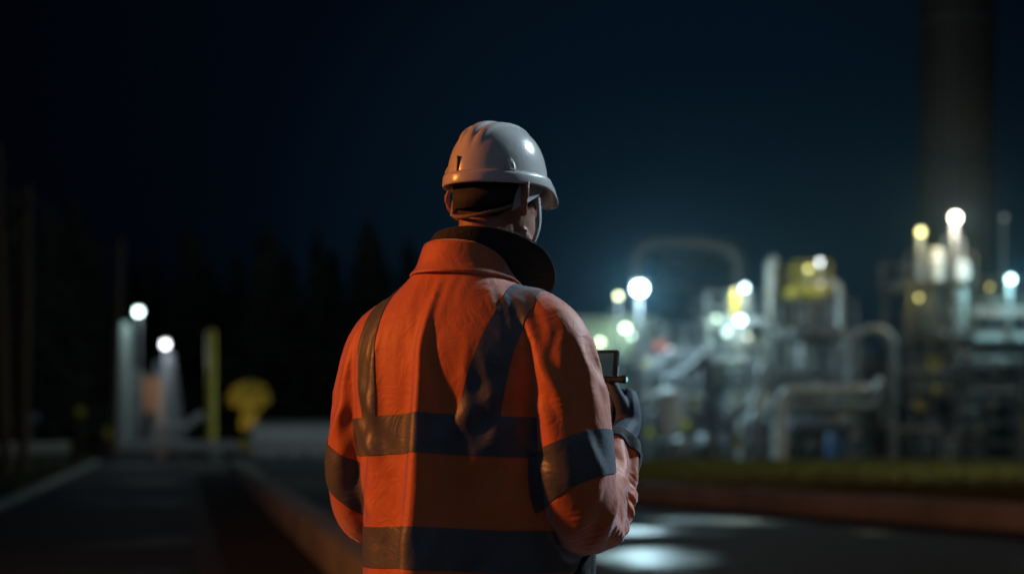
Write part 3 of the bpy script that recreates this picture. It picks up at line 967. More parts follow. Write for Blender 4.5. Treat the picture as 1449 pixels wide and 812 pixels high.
# ------------------------------------------------------------------ lamps
M_STEEL = material('galvanised_steel', (.24, .25, .26), .5, .35, (.16, .17, .18), 3, .1, 60)
M_STEEL_D = material('dark_steel', (.10, .10, .105), .55, .3, (.06, .06, .065), 3, .1, 60)
M_STEEL_B = material('weathered_steel', (.17, .15, .13), .6, .2, (.10, .085, .07), 2.5, .15, 40)
M_PIPE = material('lagged_pipe', (.32, .35, .36), .45, .4, (.22, .24, .25), 2, .05, 30)
M_WHITE = material('white_paint', (.62, .64, .64), .5, 0, (.50, .52, .52), 2.2, .05, 30)
M_YELLOW = material('yellow_paint', (.55, .45, .03), .5, 0, (.42, .34, .03), 4, .05, 40)
M_WOOD = material('pole_wood', (.10, .055, .03), .85, 0, (.06, .035, .02), 5, .4, 30, stretch=(1, 1, .1))
M_RED = material('red_paint', (.35, .06, .04), .5, 0, (.25, .05, .035), 5)
M_BLUE = material('blue_plastic', (.06, .16, .34), .45, 0, (.045, .12, .27), 4)
M_CLAD = material('cladding', (.17, .21, .19), .6, .1, (.12, .15, .135), 1.5, .05, 20)
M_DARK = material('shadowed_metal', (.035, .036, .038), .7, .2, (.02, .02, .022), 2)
LENS = {}
def lens_mat(col, s):
    k = (col, s)
    if k not in LENS:
        LENS[k] = material('lit_lens', (.8, .8, .8), .3, emit=col, emit_s=s * .40)
    return LENS[k]
COOL, WHITE_, GREEN, YEL, WARM, CYAN = (.55, .86, 1.0), (.85, .96, 1.0), (.66, 1.0, .84), (1.0, .92, .22), (1.0, .88, .70), (.45, .95, 1.0)
E_SCALE = .13
LIME = (.72, 1.0, .62)
def lamp_at(px, py, Y, col, r, es, power, label, pole=True, base_z=0.0, base_py=None, cat='lamp post', m=None, group=None, spot=False, side=1, pole_r=.06):
    p = at(px, py, Y); r *= .62
    if base_py: base_z = at(px, base_py, Y).z
    m = m or M_STEEL
    t = thing('lamp_post' if pole else 'bulkhead_lamp', label, cat if pole else 'lamp', (p.x, p.y, base_z if pole else p.z), group=group)
    if pole:
        q = MB(); q.lathe([(pole_r * 2.2, base_z), (pole_r * 2.2, base_z + .04), (pole_r * 1.15, base_z + .06), (pole_r, p.z - .2), (pole_r * .8, p.z + r * .9)], (p.x, p.y + .10 + r * .4, 0), 12)
        q.build('pole', m, t)
    h = MB()
    h.box((p.x, p.y + .07 + r * .3, p.z + r * .95), (r * 2.3, r * 1.5, r * .5), None, r * .2)
    h.box((p.x, p.y + .10 + r * .4, p.z + r * .1), (r * .8, .10, r * 2.0), None, .01)
    h.build('lamp_head', M_STEEL_D, t)
    if not pole and ('under' in label):
        MB().tube([(p.x, p.y + .10 + r * .4, p.z + r), (p.x, p.y + .10 + r * .4, p.z + .62)], .025, 8).build('hanger', M_STEEL_D, t)
    l = MB(); l.lathe([(.001, -r), (r * .5, -r * .87), (r * .87, -r * .5), (r, 0), (r * .87, r * .5), (r * .5, r * .87), (.001, r)], (p.x, p.y - .0, p.z), 16, sx=1.12, sy=.7)
    l.build('lens', lens_mat(col, es), t)
    if power > 0:
        ld = bpy.data.lights.new('lamp_light', 'POINT'); ld.energy = power * E_SCALE; ld.color = col; ld.shadow_soft_size = max(.08, r)
        lo = bpy.data.objects.new('lamp_light', ld); COL.objects.link(lo)
        lo.parent = t; lo.location = Vector((p.x, p.y - r - .45, p.z - r * .6)) - t.location
    return t

# plant lamps: px, py, depth, colour, lens radius, lens strength, light power, label, on a pole?
lamp_at(905, 408, 60, COOL, .34, 40, 11500, 'brightest blue-white flood lamp with a wide halo, on a pole right of the man', pole_r=.08, m=M_STEEL_D)
lamp_at(875, 419, 61, YEL, .13, 12, 250, 'yellow lamp just left of the brightest halo lamp', pole_r=.05, m=M_STEEL_D)
lamp_at(885, 464, 68.8, LIME, .18, 22, 330, 'larger upper one of two white lamps below the halo lamp', False)
lamp_at(893, 475, 68.8, GREEN, .15, 8, 250, 'smaller lower one of two overlapping white lamps below the halo lamp', False)
lamp_at(849, 484, 68.8, LIME, .17, 16, 300, 'white lamp half hidden behind the right sleeve', False)
lamp_at(948, 494, 63.75, WARM, .12, 2.0, 20, 'faint pale lamp beside a dull red valve box', False)
lamp_at(1014, 450, 61.7, LIME, .13, 3.5, 200, 'pale green-white lamp at the left end of the middle lamp cluster', False)
lamp_at(1048, 453, 61.7, COOL, .20, 20, 900, 'big blue-white lamp lowest in the middle cluster', False)
lamp_at(1054, 407, 63, COOL, .16, 22, 600, 'white lamp at the top of the middle cluster', pole_r=.14, m=M_STEEL, base_py=449.6)
lamp_at(1040, 413, 62.6, YEL, .13, 9, 500, 'yellow lamp touching the top white lamp of the middle cluster', pole_r=.14, m=M_YELLOW, base_py=449.4)
lamp_at(1028, 470, 61.8, GREEN, .20, 1.2, 300, 'dim wide greenish lamp under the middle cluster', False)
lamp_at(1058, 476, 61.8, YEL, .13, 1.0, 150, 'dim yellowish lamp under the big blue-white lamp', False)
lamp_at(1144, 380, 62.6, YEL, .12, 8, 80, 'yellow lamp on the tall frame with the yellow beam', pole_r=.08, m=M_STEEL, base_py=406.6)
lamp_at(1160, 371, 63.2, WHITE_, .14, 24, 150, 'highest white lamp on the tall frame with the yellow beam', pole_r=.08, m=M_STEEL, base_py=406.8)
lamp_at(1161, 402, 61.7, WARM, .13, 1.6, 40, 'dim warm lamp at the end of the yellow beam', False)
lamp_at(1303, 328, 61, YEL, .17, 10, 420, 'yellow lamp high on the right-hand platform, left of the tall chimney', pole_r=.10, m=M_STEEL, base_py=396.4)
lamp_at(1352, 308, 60.1, WARM, .23, 34, 3600, 'largest warm-white lamp in front of the tall chimney', pole_r=.10, m=M_STEEL, base_py=396.6)
lamp_at(1300, 421, 59.75, YEL, .12, 4.5, 120, 'yellow lamp under the right-hand platform', False)
lamp_at(1401, 406, 64.4, YEL, .11, 3.0, 90, 'small yellow lamp right of the chimney foot', pole_r=.05, m=M_STEEL_D, base_py=434)
lamp_at(1430, 395, 60.1, CYAN, .17, 14, 2600, 'cyan-white lamp near the right edge above the lit walkway', pole_r=.07, m=M_STEEL, base_py=467.6)
lamp_at(1421, 308, 66, (.4, .5, .6), .15, .18, 0, 'unlit grey lamp near the right edge, right of the chimney', pole_r=.05)  # lens given a faint glow of its own though the lamp is off
# lamps on the left
lamp_at(196, 441, 62, (.70, 1.0, .98), .20, 22, 620, 'cyan-white lamp beside the slim pale silo, far left', pole_r=.06, m=M_STEEL_D)
lamp_at(234, 487, 61, (.92, .95, 1.0), .19, 16, 520, 'white lamp above the pale light cone of haze', pole_r=.05, m=M_STEEL_D)

# ------------------------------------------------------------------ plant structures
def run(px_pts, r, bendr=.5):
    return bend([at(x, y, Y) for x, y, Y in px_pts], bendr), r

def pipe_thing(name, label, pts, r, m=M_PIPE, bendr=.6, cat='pipe', flanges=(), to_ground=True, group=None):
    P = [at(x, y, Y) for x, y, Y in pts]
    for q in P: q.z = max(q.z, 0.0)
    t = thing(name, label, cat, (P[0].x, P[0].y, min(q.z for q in P)), group=group)
    MB().tube(bend(P, bendr, 8), r, 18).build('pipe_run', m, t)
    for (i, k) in flanges:
        a, b = P[i], P[i + 1]; c = a.lerp(b, k); d = (b - a).normalized()
        for u in (0, -.075):
            MB().tube([c + d * (u - .03), c + d * (u + .03)], r * 1.45, 18).build('flange', m, t)
    return t

G0 = 672                                           # any photo row below the ground line: clamped to the ground
pipe_thing('pipe_loop', 'pale pipe bent at a right angle, rising from the grass in mid plant', [(1105, G0, 55), (1105, 552, 55), (1226, 552, 55), (1226, 552, 58)], .19, M_WHITE, .55, flanges=[(0, .3), (1, .45)])
pipe_thing('pipe_loop', 'thinner pipe just under the pale bent pipe, turning up at its right end', [(1120, 574, 56.2), (1243, 574, 56.2), (1243, 540, 56.2), (1243, 540, 59)], .15, M_PIPE, .4, flanges=[(0, .7)])
pipe_thing('pipe_arch', 'tall dull arch of pipe, right of the pale bent pipe', [(1208, G0, 60), (1208, 467, 60), (1263, 467, 60), (1263, G0, 60)], .18, M_STEEL, .7, flanges=[(0, .4), (2, .6)])
pipe_thing('pipe_hook', 'hooked vent pipe on the deck right of the yellow beam', [(1188, 470, 62), (1188, 402, 62), (1166, 402, 63.5)], .13, M_PIPE, .45)
pipe_thing('pipe_gantry', 'huge dim arch of pipe standing behind the halo lamp', [(898, G0, 76), (898, 345, 76), (1000, 345, 76), (1044, 358, 76), (1044, G0, 76)], .36, M_STEEL, 1.1, flanges=[(0, .5)], cat='pipe gantry')
pipe_thing('vent_stack', 'tall vent pipe lit greenish, right of the middle lamp cluster', [(1090, G0, 64), (1090, 372, 64), (1098, 366, 64)], .19, M_PIPE, .3, cat='vent pipe', flanges=[(0, .6)])
pipe_thing('crossing_pipe', 'dim level pipe crossing the huge arch at mid height', [(900, 408, 77.2), (1046, 412, 77.2)], .30, M_STEEL_D, .3, flanges=[(0, .5)])
pipe_thing('elbow_pipe', 'slanting elbow of pipe between the faint lamp and the vertical tank', [(940, 540, 59), (975, 525, 59), (1000, 500, 59), (1010, G0, 59)], .20, M_STEEL_D, .4)
pipe_thing('elbow_pipe', 'pale S-bent pipe left of the right-angled pipe', [(1030, 582, 57), (1062, 578, 57), (1078, 550, 57), (1078, 520, 57), (1078, 520, 60)], .16, M_PIPE, .5, flanges=[(0, .5)])
pipe_thing('drop_pipe', 'upright pipe standing just left of the right-angled pipe', [(1067, G0, 57.5), (1067, 590, 57.5), (1078, 560, 58.5)], .26, M_PIPE, .4, flanges=[(0, .4)])
pipe_thing('ground_pipe', 'thin brown pipe low above the ground, bent up at its left end', [(1250, 575, 57), (1250, 608, 57), (1335, 608, 57), (1335, G0, 57)], .075, M_STEEL_B, .35)
pipe_thing('vent_dome_pipe', 'thick white pipe with a rounded top under the largest warm lamp', [(1362, 520, 61), (1362, 378, 61), (1356, 372, 61)], .24, M_WHITE, .2, cat='vent pipe')

def frame(label, px0, px1, Y0, Y1, levels, top, m, ncol=3, rail=True, brace=True, base=None, r=.07, deck_m=None, name='steel_frame'):
    """open steel frame: posts, beams, grating decks with handrails and braces between photo columns px0..px1 and depths Y0..Y1"""
    a0, b0 = at(px0, HZ, Y0), at(px1, HZ, Y0)
    xs = [a0.x + (b0.x - a0.x) * i / (ncol - 1) for i in range(ncol)]
    zt = at(px0, top, Y0).z; zs = [at(px0, l, Y0).z for l in levels]
    zb = 0 if base is None else at(px0, base, Y0).z
    t = thing(name, label, 'steel frame', ((a0.x + b0.x) / 2, (Y0 + Y1) / 2, zb))
    for x in xs:
        for y in (Y0, Y1):
            q = MB(); w = r * 2
            q.box((x, y, (zb + zt) / 2), (w, w * .25, zt - zb)); q.box((x - w * .5, y, (zb + zt) / 2), (w * .2, w, zt - zb)); q.box((x + w * .5, y, (zb + zt) / 2), (w * .2, w, zt - zb))
            if zb == 0: q.box((x, y, .012), (w * 2.2, w * 2.2, .024))
            q.build('post', m, t, False)
    dm = deck_m or m
    for z in zs:
        q = MB()
        for y in (Y0, Y1): q.box(((xs[0] + xs[-1]) / 2, y, z), (xs[-1] - xs[0] + .3, .12, .2), None, .01)
        for x in xs: q.box((x, (Y0 + Y1) / 2, z - .002), (.1, Y1 - Y0 - .13, .18), None, .01)
        q.build('beam', dm, t, False)
        d = MB(); d.box(((xs[0] + xs[-1]) / 2, (Y0 + Y1) / 2, z + .125), (xs[-1] - xs[0] + .4, Y1 - Y0 + .3, .04)); d.build('deck', dm, t, False)
        if rail:
            n = max(3, int((xs[-1] - xs[0]) / .8))
            for yy in (Y0 - .12, Y1 + .12):
                h = MB()
                for zz in (.55, 1.05): h.tube([(xs[0] - .15, yy, z + zz), (xs[-1] + .15, yy, z + zz)], .028, 8)
                for i in range(n + 1):
                    x = xs[0] - .15 + (xs[-1] - xs[0] + .3) * i / n
                    h.tube([(x, yy, z + .14), (x, yy, z + 1.05)], .025, 8)
                h.build('handrail', dm, t)
    if brace:
        zz = [zb] + sorted(zs)
        for a_, b_ in zip(zz[:-1], zz[1:]):
            MB().tube([(xs[0], Y0 - .11, a_ + .1), (xs[1], Y0 - .11, b_ - .1)], .035, 8).build('brace', m, t)
            if ncol > 2: MB().tube([(xs[-1], Y0 - .11, a_ + .1), (xs[-2], Y0 - .11, b_ - .1)], .035, 8).build('brace', m, t)
    return t

frame('long low steel frame left of the middle lamp cluster', 905, 1000, 64, 67, [560, 500], 480, M_STEEL, 4)
frame('steel frame under the middle lamp cluster', 1005, 1085, 62, 65.5, [585, 528, 455], 448, M_STEEL, 3)
frame('wide two-storey steel frame behind the right-angled pipe', 1108, 1204, 61, 65, [545, 468], 462, M_STEEL, 4)
frame('narrow yellow-topped steel frame standing on the wide two-storey frame', 1128, 1168, 62, 64.5, [412], 400, M_STEEL_B, 2, base=462, deck_m=M_YELLOW)
frame('brown steel platform tower left of the chimney', 1288, 1372, 60, 64, [560, 480, 402], 392, M_STEEL_B, 4)
frame('dark back frame behind the huge pipe arch', 945, 1042, 78.5, 82, [520, 440, 372], 345, M_STEEL_D, 4)
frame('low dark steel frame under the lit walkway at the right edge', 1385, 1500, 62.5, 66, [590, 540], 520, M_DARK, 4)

# racks of thin process piping: every pipe with its own route, elbows and valve
def pipe_rack(label, px0, px1, y_top, Y, n, seed, m):
    r = random.Random(seed); a, b = at(px0, y_top, Y), at(px1, y_top, Y); zt = a.z
    t = thing('pipe_rack', label, 'pipe rack', ((a.x + b.x) / 2, Y, 0))
    for x in (a.x, b.x):
        MB().box((x, Y, zt / 2), (.12, .12, zt), None, .01).build('post', M_STEEL_D, t, False)
    for k in (.35, .7, .98):
        MB().box(((a.x + b.x) / 2, Y + .12, zt * k), (b.x - a.x + .2, .10, .14), None, .01).build('beam', M_STEEL_D, t, False)
    for i in range(n):
        rad = r.uniform(.035, .095); y = Y - .15 - .16 * (i % 4); x0 = r.uniform(a.x, b.x); z0 = r.uniform(.3, zt)
        x1 = min(b.x + .3, max(a.x - .3, x0 + r.choice((-1, 1)) * r.uniform(.6, 2.6))); z1 = r.uniform(.2, zt * 1.05)
        kind = r.random()
        if kind < .4: P = [(x0, y, 0), (x0, y, z1), (x1, y, z1), (x1, y + .5, z1)]
        elif kind < .7: P = [(x0, y, 0), (x0, y, z0), (x1, y, z0), (x1, y, 0)]
        else: P = [(a.x - .2, y, z0), (x0, y, z0), (x0, y, z1), (b.x + .2, y, z1)]
        o = MB().tube(bend(P, .22, 5), rad, 10).build('pipe', m if r.random() < .6 else r.choice((M_PIPE, M_STEEL_B, M_WHITE)), t)
        q = Vector(P[0]).lerp(Vector(P[1]), .55)
        d = (Vector(P[1]) - Vector(P[0])).normalized()
        v = MB().tube([q - d * .10, q - d * .05, q + d * .05, q + d * .10], [rad * 1.5, rad * 2.1, rad * 2.1, rad * 1.5], 10)
        v.tube([q, q + Vector((0, -.22, 0))], .02, 6); v.tube([q + Vector((0, -.22, 0)), q + Vector((0, -.25, 0))], rad * 1.8, 10)
        v.build('valve', r.choice((M_STEEL_D, M_STEEL_D, M_YELLOW, M_STEEL)), o)
pipe_rack('rack of thin pipes in front of the pale clad building, right of the gloved hand', 898, 992, 505, 61.5, 14, 1, M_STEEL)
pipe_rack('rack of thin pipes below the middle lamp cluster', 1008, 1082, 490, 60.6, 14, 2, M_PIPE)
pipe_rack('rack of thin pipes in the wide two-storey frame, above the pale bent pipe', 1112, 1202, 478, 60.3, 12, 3, M_STEEL)
pipe_rack('rack of thin pipes between the tall dull arch and the brown platform tower', 1222, 1290, 512, 62.5, 10, 4, M_STEEL_B)
pipe_rack('rack of thin dark pipes in front of the brown platform tower', 1292, 1368, 500, 58.8, 12, 5, M_STEEL_D)
pipe_rack('rack of thin dark pipes under the lit walkway at the right edge', 1378, 1462, 500, 59.6, 12, 6, M_STEEL_D)

# lit walkway at the right edge: two pale girders on legs, with a handrail
def walkway(label, px0, px1, y0, Y, h, d, m):
    a, b = at(px0, y0, Y), at(px1, y0, Y)
    t = thing('walkway', label, 'walkway', ((a.x + b.x) / 2, Y, 0))
    q = MB(); q.box(((a.x + b.x) / 2, Y, a.z), (b.x - a.x, .16, h), None, .015); q.build('girder', m, t, False)
    MB().box(((a.x + b.x) / 2, Y + d, a.z), (b.x - a.x, .16, h), None, .015).build('girder', m, t, False)
    q = MB(); q.box(((a.x + b.x) / 2, Y + d / 2, a.z + h / 2 + .025), (b.x - a.x, d + .3, .05)); q.build('deck', M_STEEL, t, False)
    q = MB()
    for zz in (.5, 1.05): q.tube([(a.x, Y - .1, a.z + h / 2 + zz), (b.x, Y - .1, a.z + h / 2 + zz)], .03, 8)
    n = 7
    for i in range(n + 1):
        x = a.x + (b.x - a.x) * i / n; q.tube([(x, Y - .1, a.z + h / 2), (x, Y - .1, a.z + h / 2 + 1.05)], .028, 8)
    q.build('handrail', M_STEEL_B, t)
    for i in range(4):
        x = a.x + .3 + (b.x - a.x - .6) * i / 3
        MB().box((x, Y + d / 2, (a.z - h / 2) / 2), (.16, .16, a.z - h / 2), None, .01).build('leg', M_STEEL_D, t, False)
    return t
walkway('lower brightly lit white walkway girder at the right edge', 1332, 1500, 474, 60.5, .36, 1.4, M_WHITE)
walkway('upper white walkway behind the lower lit one, below the largest warm lamp', 1348, 1490, 440, 63.5, .30, 1.2, M_WHITE)

def vessel(label, px, Y, r, y_top, y_bot, m, legs=True, name='process_tank', pipe=True, cat='tank'):
    p = at(px, HZ, Y); zt, zb = at(px, y_top, Y).z, max(0.0, at(px, y_bot, Y).z)
    t = thing(name, label, cat, (p.x, p.y, 0))
    dome = r * .45
    prof = [(.01, zb - dome * .6)] + [(r * sin(a), zb - dome * .6 * cos(a)) for a in (.5, 1.0, 1.4)] + [(r, zb + .05), (r, zt - dome)] + [(r * cos(a), zt - dome + dome * sin(a)) for a in (.4, .8, 1.2, 1.5)]
    if zb == 0: prof = [(r, 0)] + prof[4:]
    MB().lathe(prof, (p.x, p.y, 0), 28).build('shell', m, t)
    for k in (.25, .6, .9):
        z = zb + (zt - dome - zb) * k; MB().lathe([(r, z - .03), (r + .03, z - .03), (r + .03, z + .03), (r, z + .03)], (p.x, p.y, 0), 28).build('hoop', M_STEEL, t)
    if zb > .15:
        for a in (.6, 2.2, 3.8, 5.4):
            x, y = p.x + r * .85 * cos(a), p.y + r * .85 * sin(a)
            MB().tube([(x, y, 0), (x, y, zb + .25)], .05, 8).build('leg', M_STEEL_D, t)
    if pipe:
        MB().tube(bend([(p.x + r * .3, p.y, zt - .05), (p.x + r * .3, p.y, zt + .35), (p.x + r + .3, p.y - .1, zt + .35), (p.x + r + .3, p.y - .1, 0)], .2), .06, 10).build('outlet_pipe', M_PIPE, t)
    return t
vessel('upright pale green-lit tank on legs beside the man\'s gloved hand', 947, 58, .46, 548, 612, M_WHITE)
vessel('small round pump vessel under the upright pale tank', 962, 56.5, .33, 618, 640, M_PIPE, name='pump_vessel', pipe=False)
vessel('pale tank inside the frame under the middle lamp cluster', 1046, 63.5, .50, 492, 565, M_CLAD)
vessel('grey tank in the left bay of the wide two-storey frame', 1140, 63, .62, 480, 530, M_STEEL, pipe=False)
vessel('grey tank in the right bay of the wide two-storey frame', 1180, 63.2, .55, 476, 535, M_STEEL, pipe=False)
vessel('dark column vessel between the posts of the brown platform tower', 1330, 62, .50, 350, 660, M_STEEL_B)
vessel('domed white vessel on the brown platform tower', 1326, 61.2, .26, 352, 395, M_WHITE, pipe=False, name='domed_vessel')
vessel('slender greenish column vessel left of the faint lamp', 918, 66.2, .35, 470, 660, M_CLAD, name='column_vessel')
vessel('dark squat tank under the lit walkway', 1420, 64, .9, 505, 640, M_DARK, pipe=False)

# horizontal drums on saddles
def drum_tank(label, px0, px1, y, Y, r, m):
    a, b = at(px0, y, Y), at(px1, y, Y)
    t = thing('horizontal_tank', label, 'tank', ((a.x + b.x) / 2, Y, 0))
    prof = [(.01, a.x - r * .5), (r * .6, a.x - r * .4), (r * .9, a.x - r * .2), (r, a.x), (r, b.x), (r * .9, b.x + r * .2), (r * .6, b.x + r * .4), (.01, b.x + r * .5)]
    MB().lathe(prof, (0, Y, a.z), 24, 'x').build('shell', m, t)
    for k in (.2, .8):
        x = a.x + (b.x - a.x) * k
        MB().box((x, Y, (a.z - r * .5) / 2), (.18, r * 1.3, max(.1, a.z - r * .5)), None, .02).build('saddle', M_STEEL_D, t, False)
    return t
drum_tank('horizontal grey tank low behind the right-angled pipe', 1120, 1195, 606, 60, .55, M_STEEL_D)
drum_tank('horizontal pale tank low in the frame left of the vertical pipe', 990, 1045, 628, 60.5, .42, M_STEEL)
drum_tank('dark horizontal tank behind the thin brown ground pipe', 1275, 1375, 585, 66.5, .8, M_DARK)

# process buildings: clad boxes with doors, windows and roof plant
def building(label, px0, px1, y_top, Y, depth, m, wins=(), doors=(), roofm=None):
    a, b = at(px0, y_top, Y), at(px1, y_top, Y); h = a.z; w = b.x - a.x; cx = (a.x + b.x) / 2
    t = thing('process_building', label, 'building', (cx, Y + depth / 2, 0))
    q = MB(); q.box((cx, Y + depth / 2, h / 2), (w, depth, h), None, .02)
    n = int(w / .3)
    for i in range(n): q.box((a.x + (i + .5) * w / n, Y - .012, h / 2), (w / n * .45, .03, h - .1))
    q.build('wall', m, t, False)
    r_ = MB(); r_.box((cx, Y + depth / 2, h + .06), (w + .3, depth + .3, .12), None, .02); r_.box((cx + w * .2, Y + depth / 2, h + .36), (w * .25, depth * .4, .48), None, .03); r_.build('roof', roofm or M_STEEL, t, False)
    for (fx, z, ww, hh) in wins:
        f = MB()
        x = a.x + fx * w
        for dx, dz, sx, sz in ((0, hh / 2, ww + .1, .06), (0, -hh / 2, ww + .1, .06), (-ww / 2, 0, .06, hh), (ww / 2, 0, .06, hh), (0, 0, .04, hh)):
            f.box((x + dx, Y - .06, z + dz), (sx, .06, sz))
        fo = f.build('window', M_STEEL, t, False)
        MB().box((x, Y - .04, z), (ww, .02, hh)).build('pane', material('dark_pane', (.02, .025, .03), .08), fo, False)
    for (fx, ww, hh) in doors:
        x = a.x + fx * w
        d = MB().box((x, Y - .05, hh / 2), (ww, .06, hh), None, .01).build('door', M_STEEL_D, t, False)
        MB().tube([(x + ww * .38, Y - .11, hh * .45), (x + ww * .38, Y - .11, hh * .53)], .02, 8).build('handle', M_STEEL, d)
    return t
building('pale green-lit clad building behind the man\'s right arm', 795, 925, 452, 69, 7, M_CLAD, [(.35, 3.6, .9, .7), (.65, 3.6, .9, .7), (.9, 3.6, .6, .7)], [(.55, 1.0, 2.1)])
building('dim low shed behind the wide two-storey frame', 1090, 1275, 505, 74, 6, material('dim_cladding', (.10, .10, .11), .7, .1, (.07, .07, .08), 1.5), [(.25, 2.6, .9, .7), (.7, 2.6, .9, .7)], [(.5, 1.0, 2.1)])
building('dark shed behind the lit walkway at the right edge', 1415, 1560, 500, 72, 7, material('dark_cladding', (.05, .048, .046), .7, .1, (.035, .034, .033), 1.5), [(.3, 2.4, .8, .7)], [(.6, 1.0, 2.1)])

# tall chimney
def chimney():
    Y = 71; p = at(1354, HZ, Y); r0 = size(52, Y)
    t = thing('chimney', 'massive tall dark chimney rising out of the top of the picture', 'chimney', (p.x, p.y, 0))
    H = 38; prof = []
    for i in range(25):
        z = H * i / 24; r = r0 * (1.04 - .10 * i / 24); prof.append((r, z))
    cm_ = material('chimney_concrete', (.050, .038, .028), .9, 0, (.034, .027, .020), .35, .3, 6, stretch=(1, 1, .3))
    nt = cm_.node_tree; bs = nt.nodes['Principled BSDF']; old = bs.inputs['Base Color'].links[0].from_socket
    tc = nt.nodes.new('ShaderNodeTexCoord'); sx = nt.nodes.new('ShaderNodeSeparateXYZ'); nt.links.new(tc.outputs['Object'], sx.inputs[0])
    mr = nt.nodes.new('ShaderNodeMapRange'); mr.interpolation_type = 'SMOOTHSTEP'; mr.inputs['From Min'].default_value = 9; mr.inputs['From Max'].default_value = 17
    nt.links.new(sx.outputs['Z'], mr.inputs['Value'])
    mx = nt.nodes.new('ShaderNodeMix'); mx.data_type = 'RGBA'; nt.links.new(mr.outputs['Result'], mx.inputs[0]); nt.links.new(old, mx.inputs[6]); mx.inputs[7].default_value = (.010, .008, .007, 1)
    nt.links.new(mx.outputs[2], bs.inputs['Base Color'])                    # upper shaft darkened in its colour, as lamp light fades with height
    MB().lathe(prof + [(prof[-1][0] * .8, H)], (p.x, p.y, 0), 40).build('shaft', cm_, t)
    for z in (6, 12, 18, 24, 30, 36):
        r = r0 * (1.04 - .10 * z / H); MB().lathe([(r, z - .12), (r + .10, z - .12), (r + .10, z + .12), (r, z + .12)], (p.x, p.y, 0), 40).build('hoop', M_DARK, t)
    q = MB(); a = -pi / 2 - .5
    for s in (-.22, .22):
        q.tube([(p.x + r0 * 1.09 * cos(a) + s, p.y + r0 * 1.09 * sin(a), 2), (p.x + r0 * .99 * cos(a) + s, p.y + r0 * .99 * sin(a) - .1, H)], .03, 6)
    for i in range(80):
        z = 2 + i * .45; k = r0 * (1.09 - .10 * z / H); q.tube([(p.x + k * cos(a) - .22, p.y + k * sin(a), z), (p.x + k * cos(a) + .22, p.y + k * sin(a), z)], .015, 6)
    q.build('ladder', M_STEEL_D, t)
chimney()

# blue drum, red valve box, yellow valve wheel
p = at(1180, HZ, 57)
t = thing('plastic_drum', 'blue plastic drum standing on the ground under the pale bent pipe', 'drum', (p.x, p.y, 0))
MB().lathe([(.25, 0), (.27, .03), (.27, .28), (.285, .30), (.285, .33), (.27, .35), (.27, .62), (.285, .64), (.285, .67), (.27, .69), (.27, .90), (.25, .93), (.24, .93), (.235, .90)], (p.x, p.y, 0), 24).build('barrel', M_BLUE, t)
q = MB(); q.lathe([(.04, .90), (.04, .935), (.03, .94)], (p.x - .12, p.y, 0), 12); q.lathe([(.03, .90), (.03, .93), (.02, .935)], (p.x + .13, p.y, 0), 12); q.build('bung', M_PLASTIC_BLACK, t)
p = at(933, 490, 63.6)
t = thing('valve_box', 'dull red box on a post beside the faint pale lamp', 'valve box', (p.x, p.y, 0))
MB().box((p.x, p.y, p.z), (.55, .3, .40), None, .04).build('housing', M_RED, t, True)
MB().tube([(p.x, p.y + .05, 0), (p.x, p.y + .05, p.z - .2)], .06, 10).build('post', M_STEEL_D, t)
p = at(1323, 513, 59.4)
t = thing('gate_valve', 'small yellow valve on a thin post before the brown platform tower', 'valve', (p.x, p.y, 0))
q = MB(); ring = [(p.x + .2 * cos(a * pi / 12), p.y, p.z + .2 * sin(a * pi / 12)) for a in range(25)]; q.tube(ring, .035, 8, False)
for a in (0, pi / 2): q.tube([(p.x - .2 * cos(a), p.y, p.z - .2 * sin(a)), (p.x + .2 * cos(a), p.y, p.z + .2 * sin(a))], .03, 8)
q.build('handwheel', M_YELLOW, t); MB().box((p.x, p.y + .14, p.z), (.3, .18, .5), None, .03).build('valve_body', M_YELLOW, t)
MB().tube([(p.x, p.y + .14, 0), (p.x, p.y + .14, p.z - .25)], .05, 8).build('post', M_STEEL_D, t)

# ------------------------------------------------------------------ left of the man
vessel('slim pale silo lit cyan beside its lamp, far left', 177, 62.5, .18, 455, 660, M_CLAD, name='silo', pipe=False, cat='silo')
vessel('short curved grey tank at the foot of the cyan lamp', 195, 63, .18, 522, 600, M_CLAD, pipe=False, name='short_tank')
building_l = building('small salmon-coloured kiosk between the two lamps on the left', 201, 226, 532, 64, 1.2, material('salmon_paint', (.75, .34, .18), .7, 0, (.62, .28, .14), 2), [], [(.5, .5, 1.7)])
building_l.name = 'kiosk'; building_l['category'] = 'kiosk'
pipe_thing('curved_rail', 'pale rail with an upturned right end, below the white lamp on the left', [(222, 604, 58), (262, 604, 58), (276, 592, 58), (288, 588, 58)], .12, M_WHITE, .35, cat='rail')
t = bpy.data.objects[[o.name for o in bpy.data.objects if o.get('label', '').startswith('pale rail with an upturned')][0]]
for px in (228, 258):
    a = at(px, 604, 58); MB().tube([(a.x, a.y, 0), (a.x, a.y, a.z - .1)], .05, 8).build('leg', M_STEEL, t)
p = at(299, HZ, 59); zt = at(299, 466, 59).z
t = thing('post', 'tall slim yellow painted post left of the yellow tree', 'post', (p.x, p.y, 0))
MB().lathe([(.22, 0), (.22, .05), (.16, .08), (.155, zt - .08), (.10, zt - .01), (.01, zt)], (p.x, p.y, 0), 18).build('shaft', M_YELLOW, t)
MB().lathe([(.30, 0), (.30, .35), (.25, .38)], (p.x, p.y, 0), 18).build('footing', M_CONC, t)
# diamond sign
p = at(347, 628, 50)
t = thing('warning_sign', 'blank yellow diamond sign low before the pale container', 'sign', (p.x, p.y, 0))
MB().box((p.x, p.y, p.z), (.36, .02, .36), Euler((0, R(45), 0)).to_matrix(), .006).build('plate', M_YELLOW, t, False)
MB().tube([(p.x, p.y + .04, 0), (p.x, p.y + .04, p.z + .1)], .025, 8).build('post', M_STEEL_D, t)
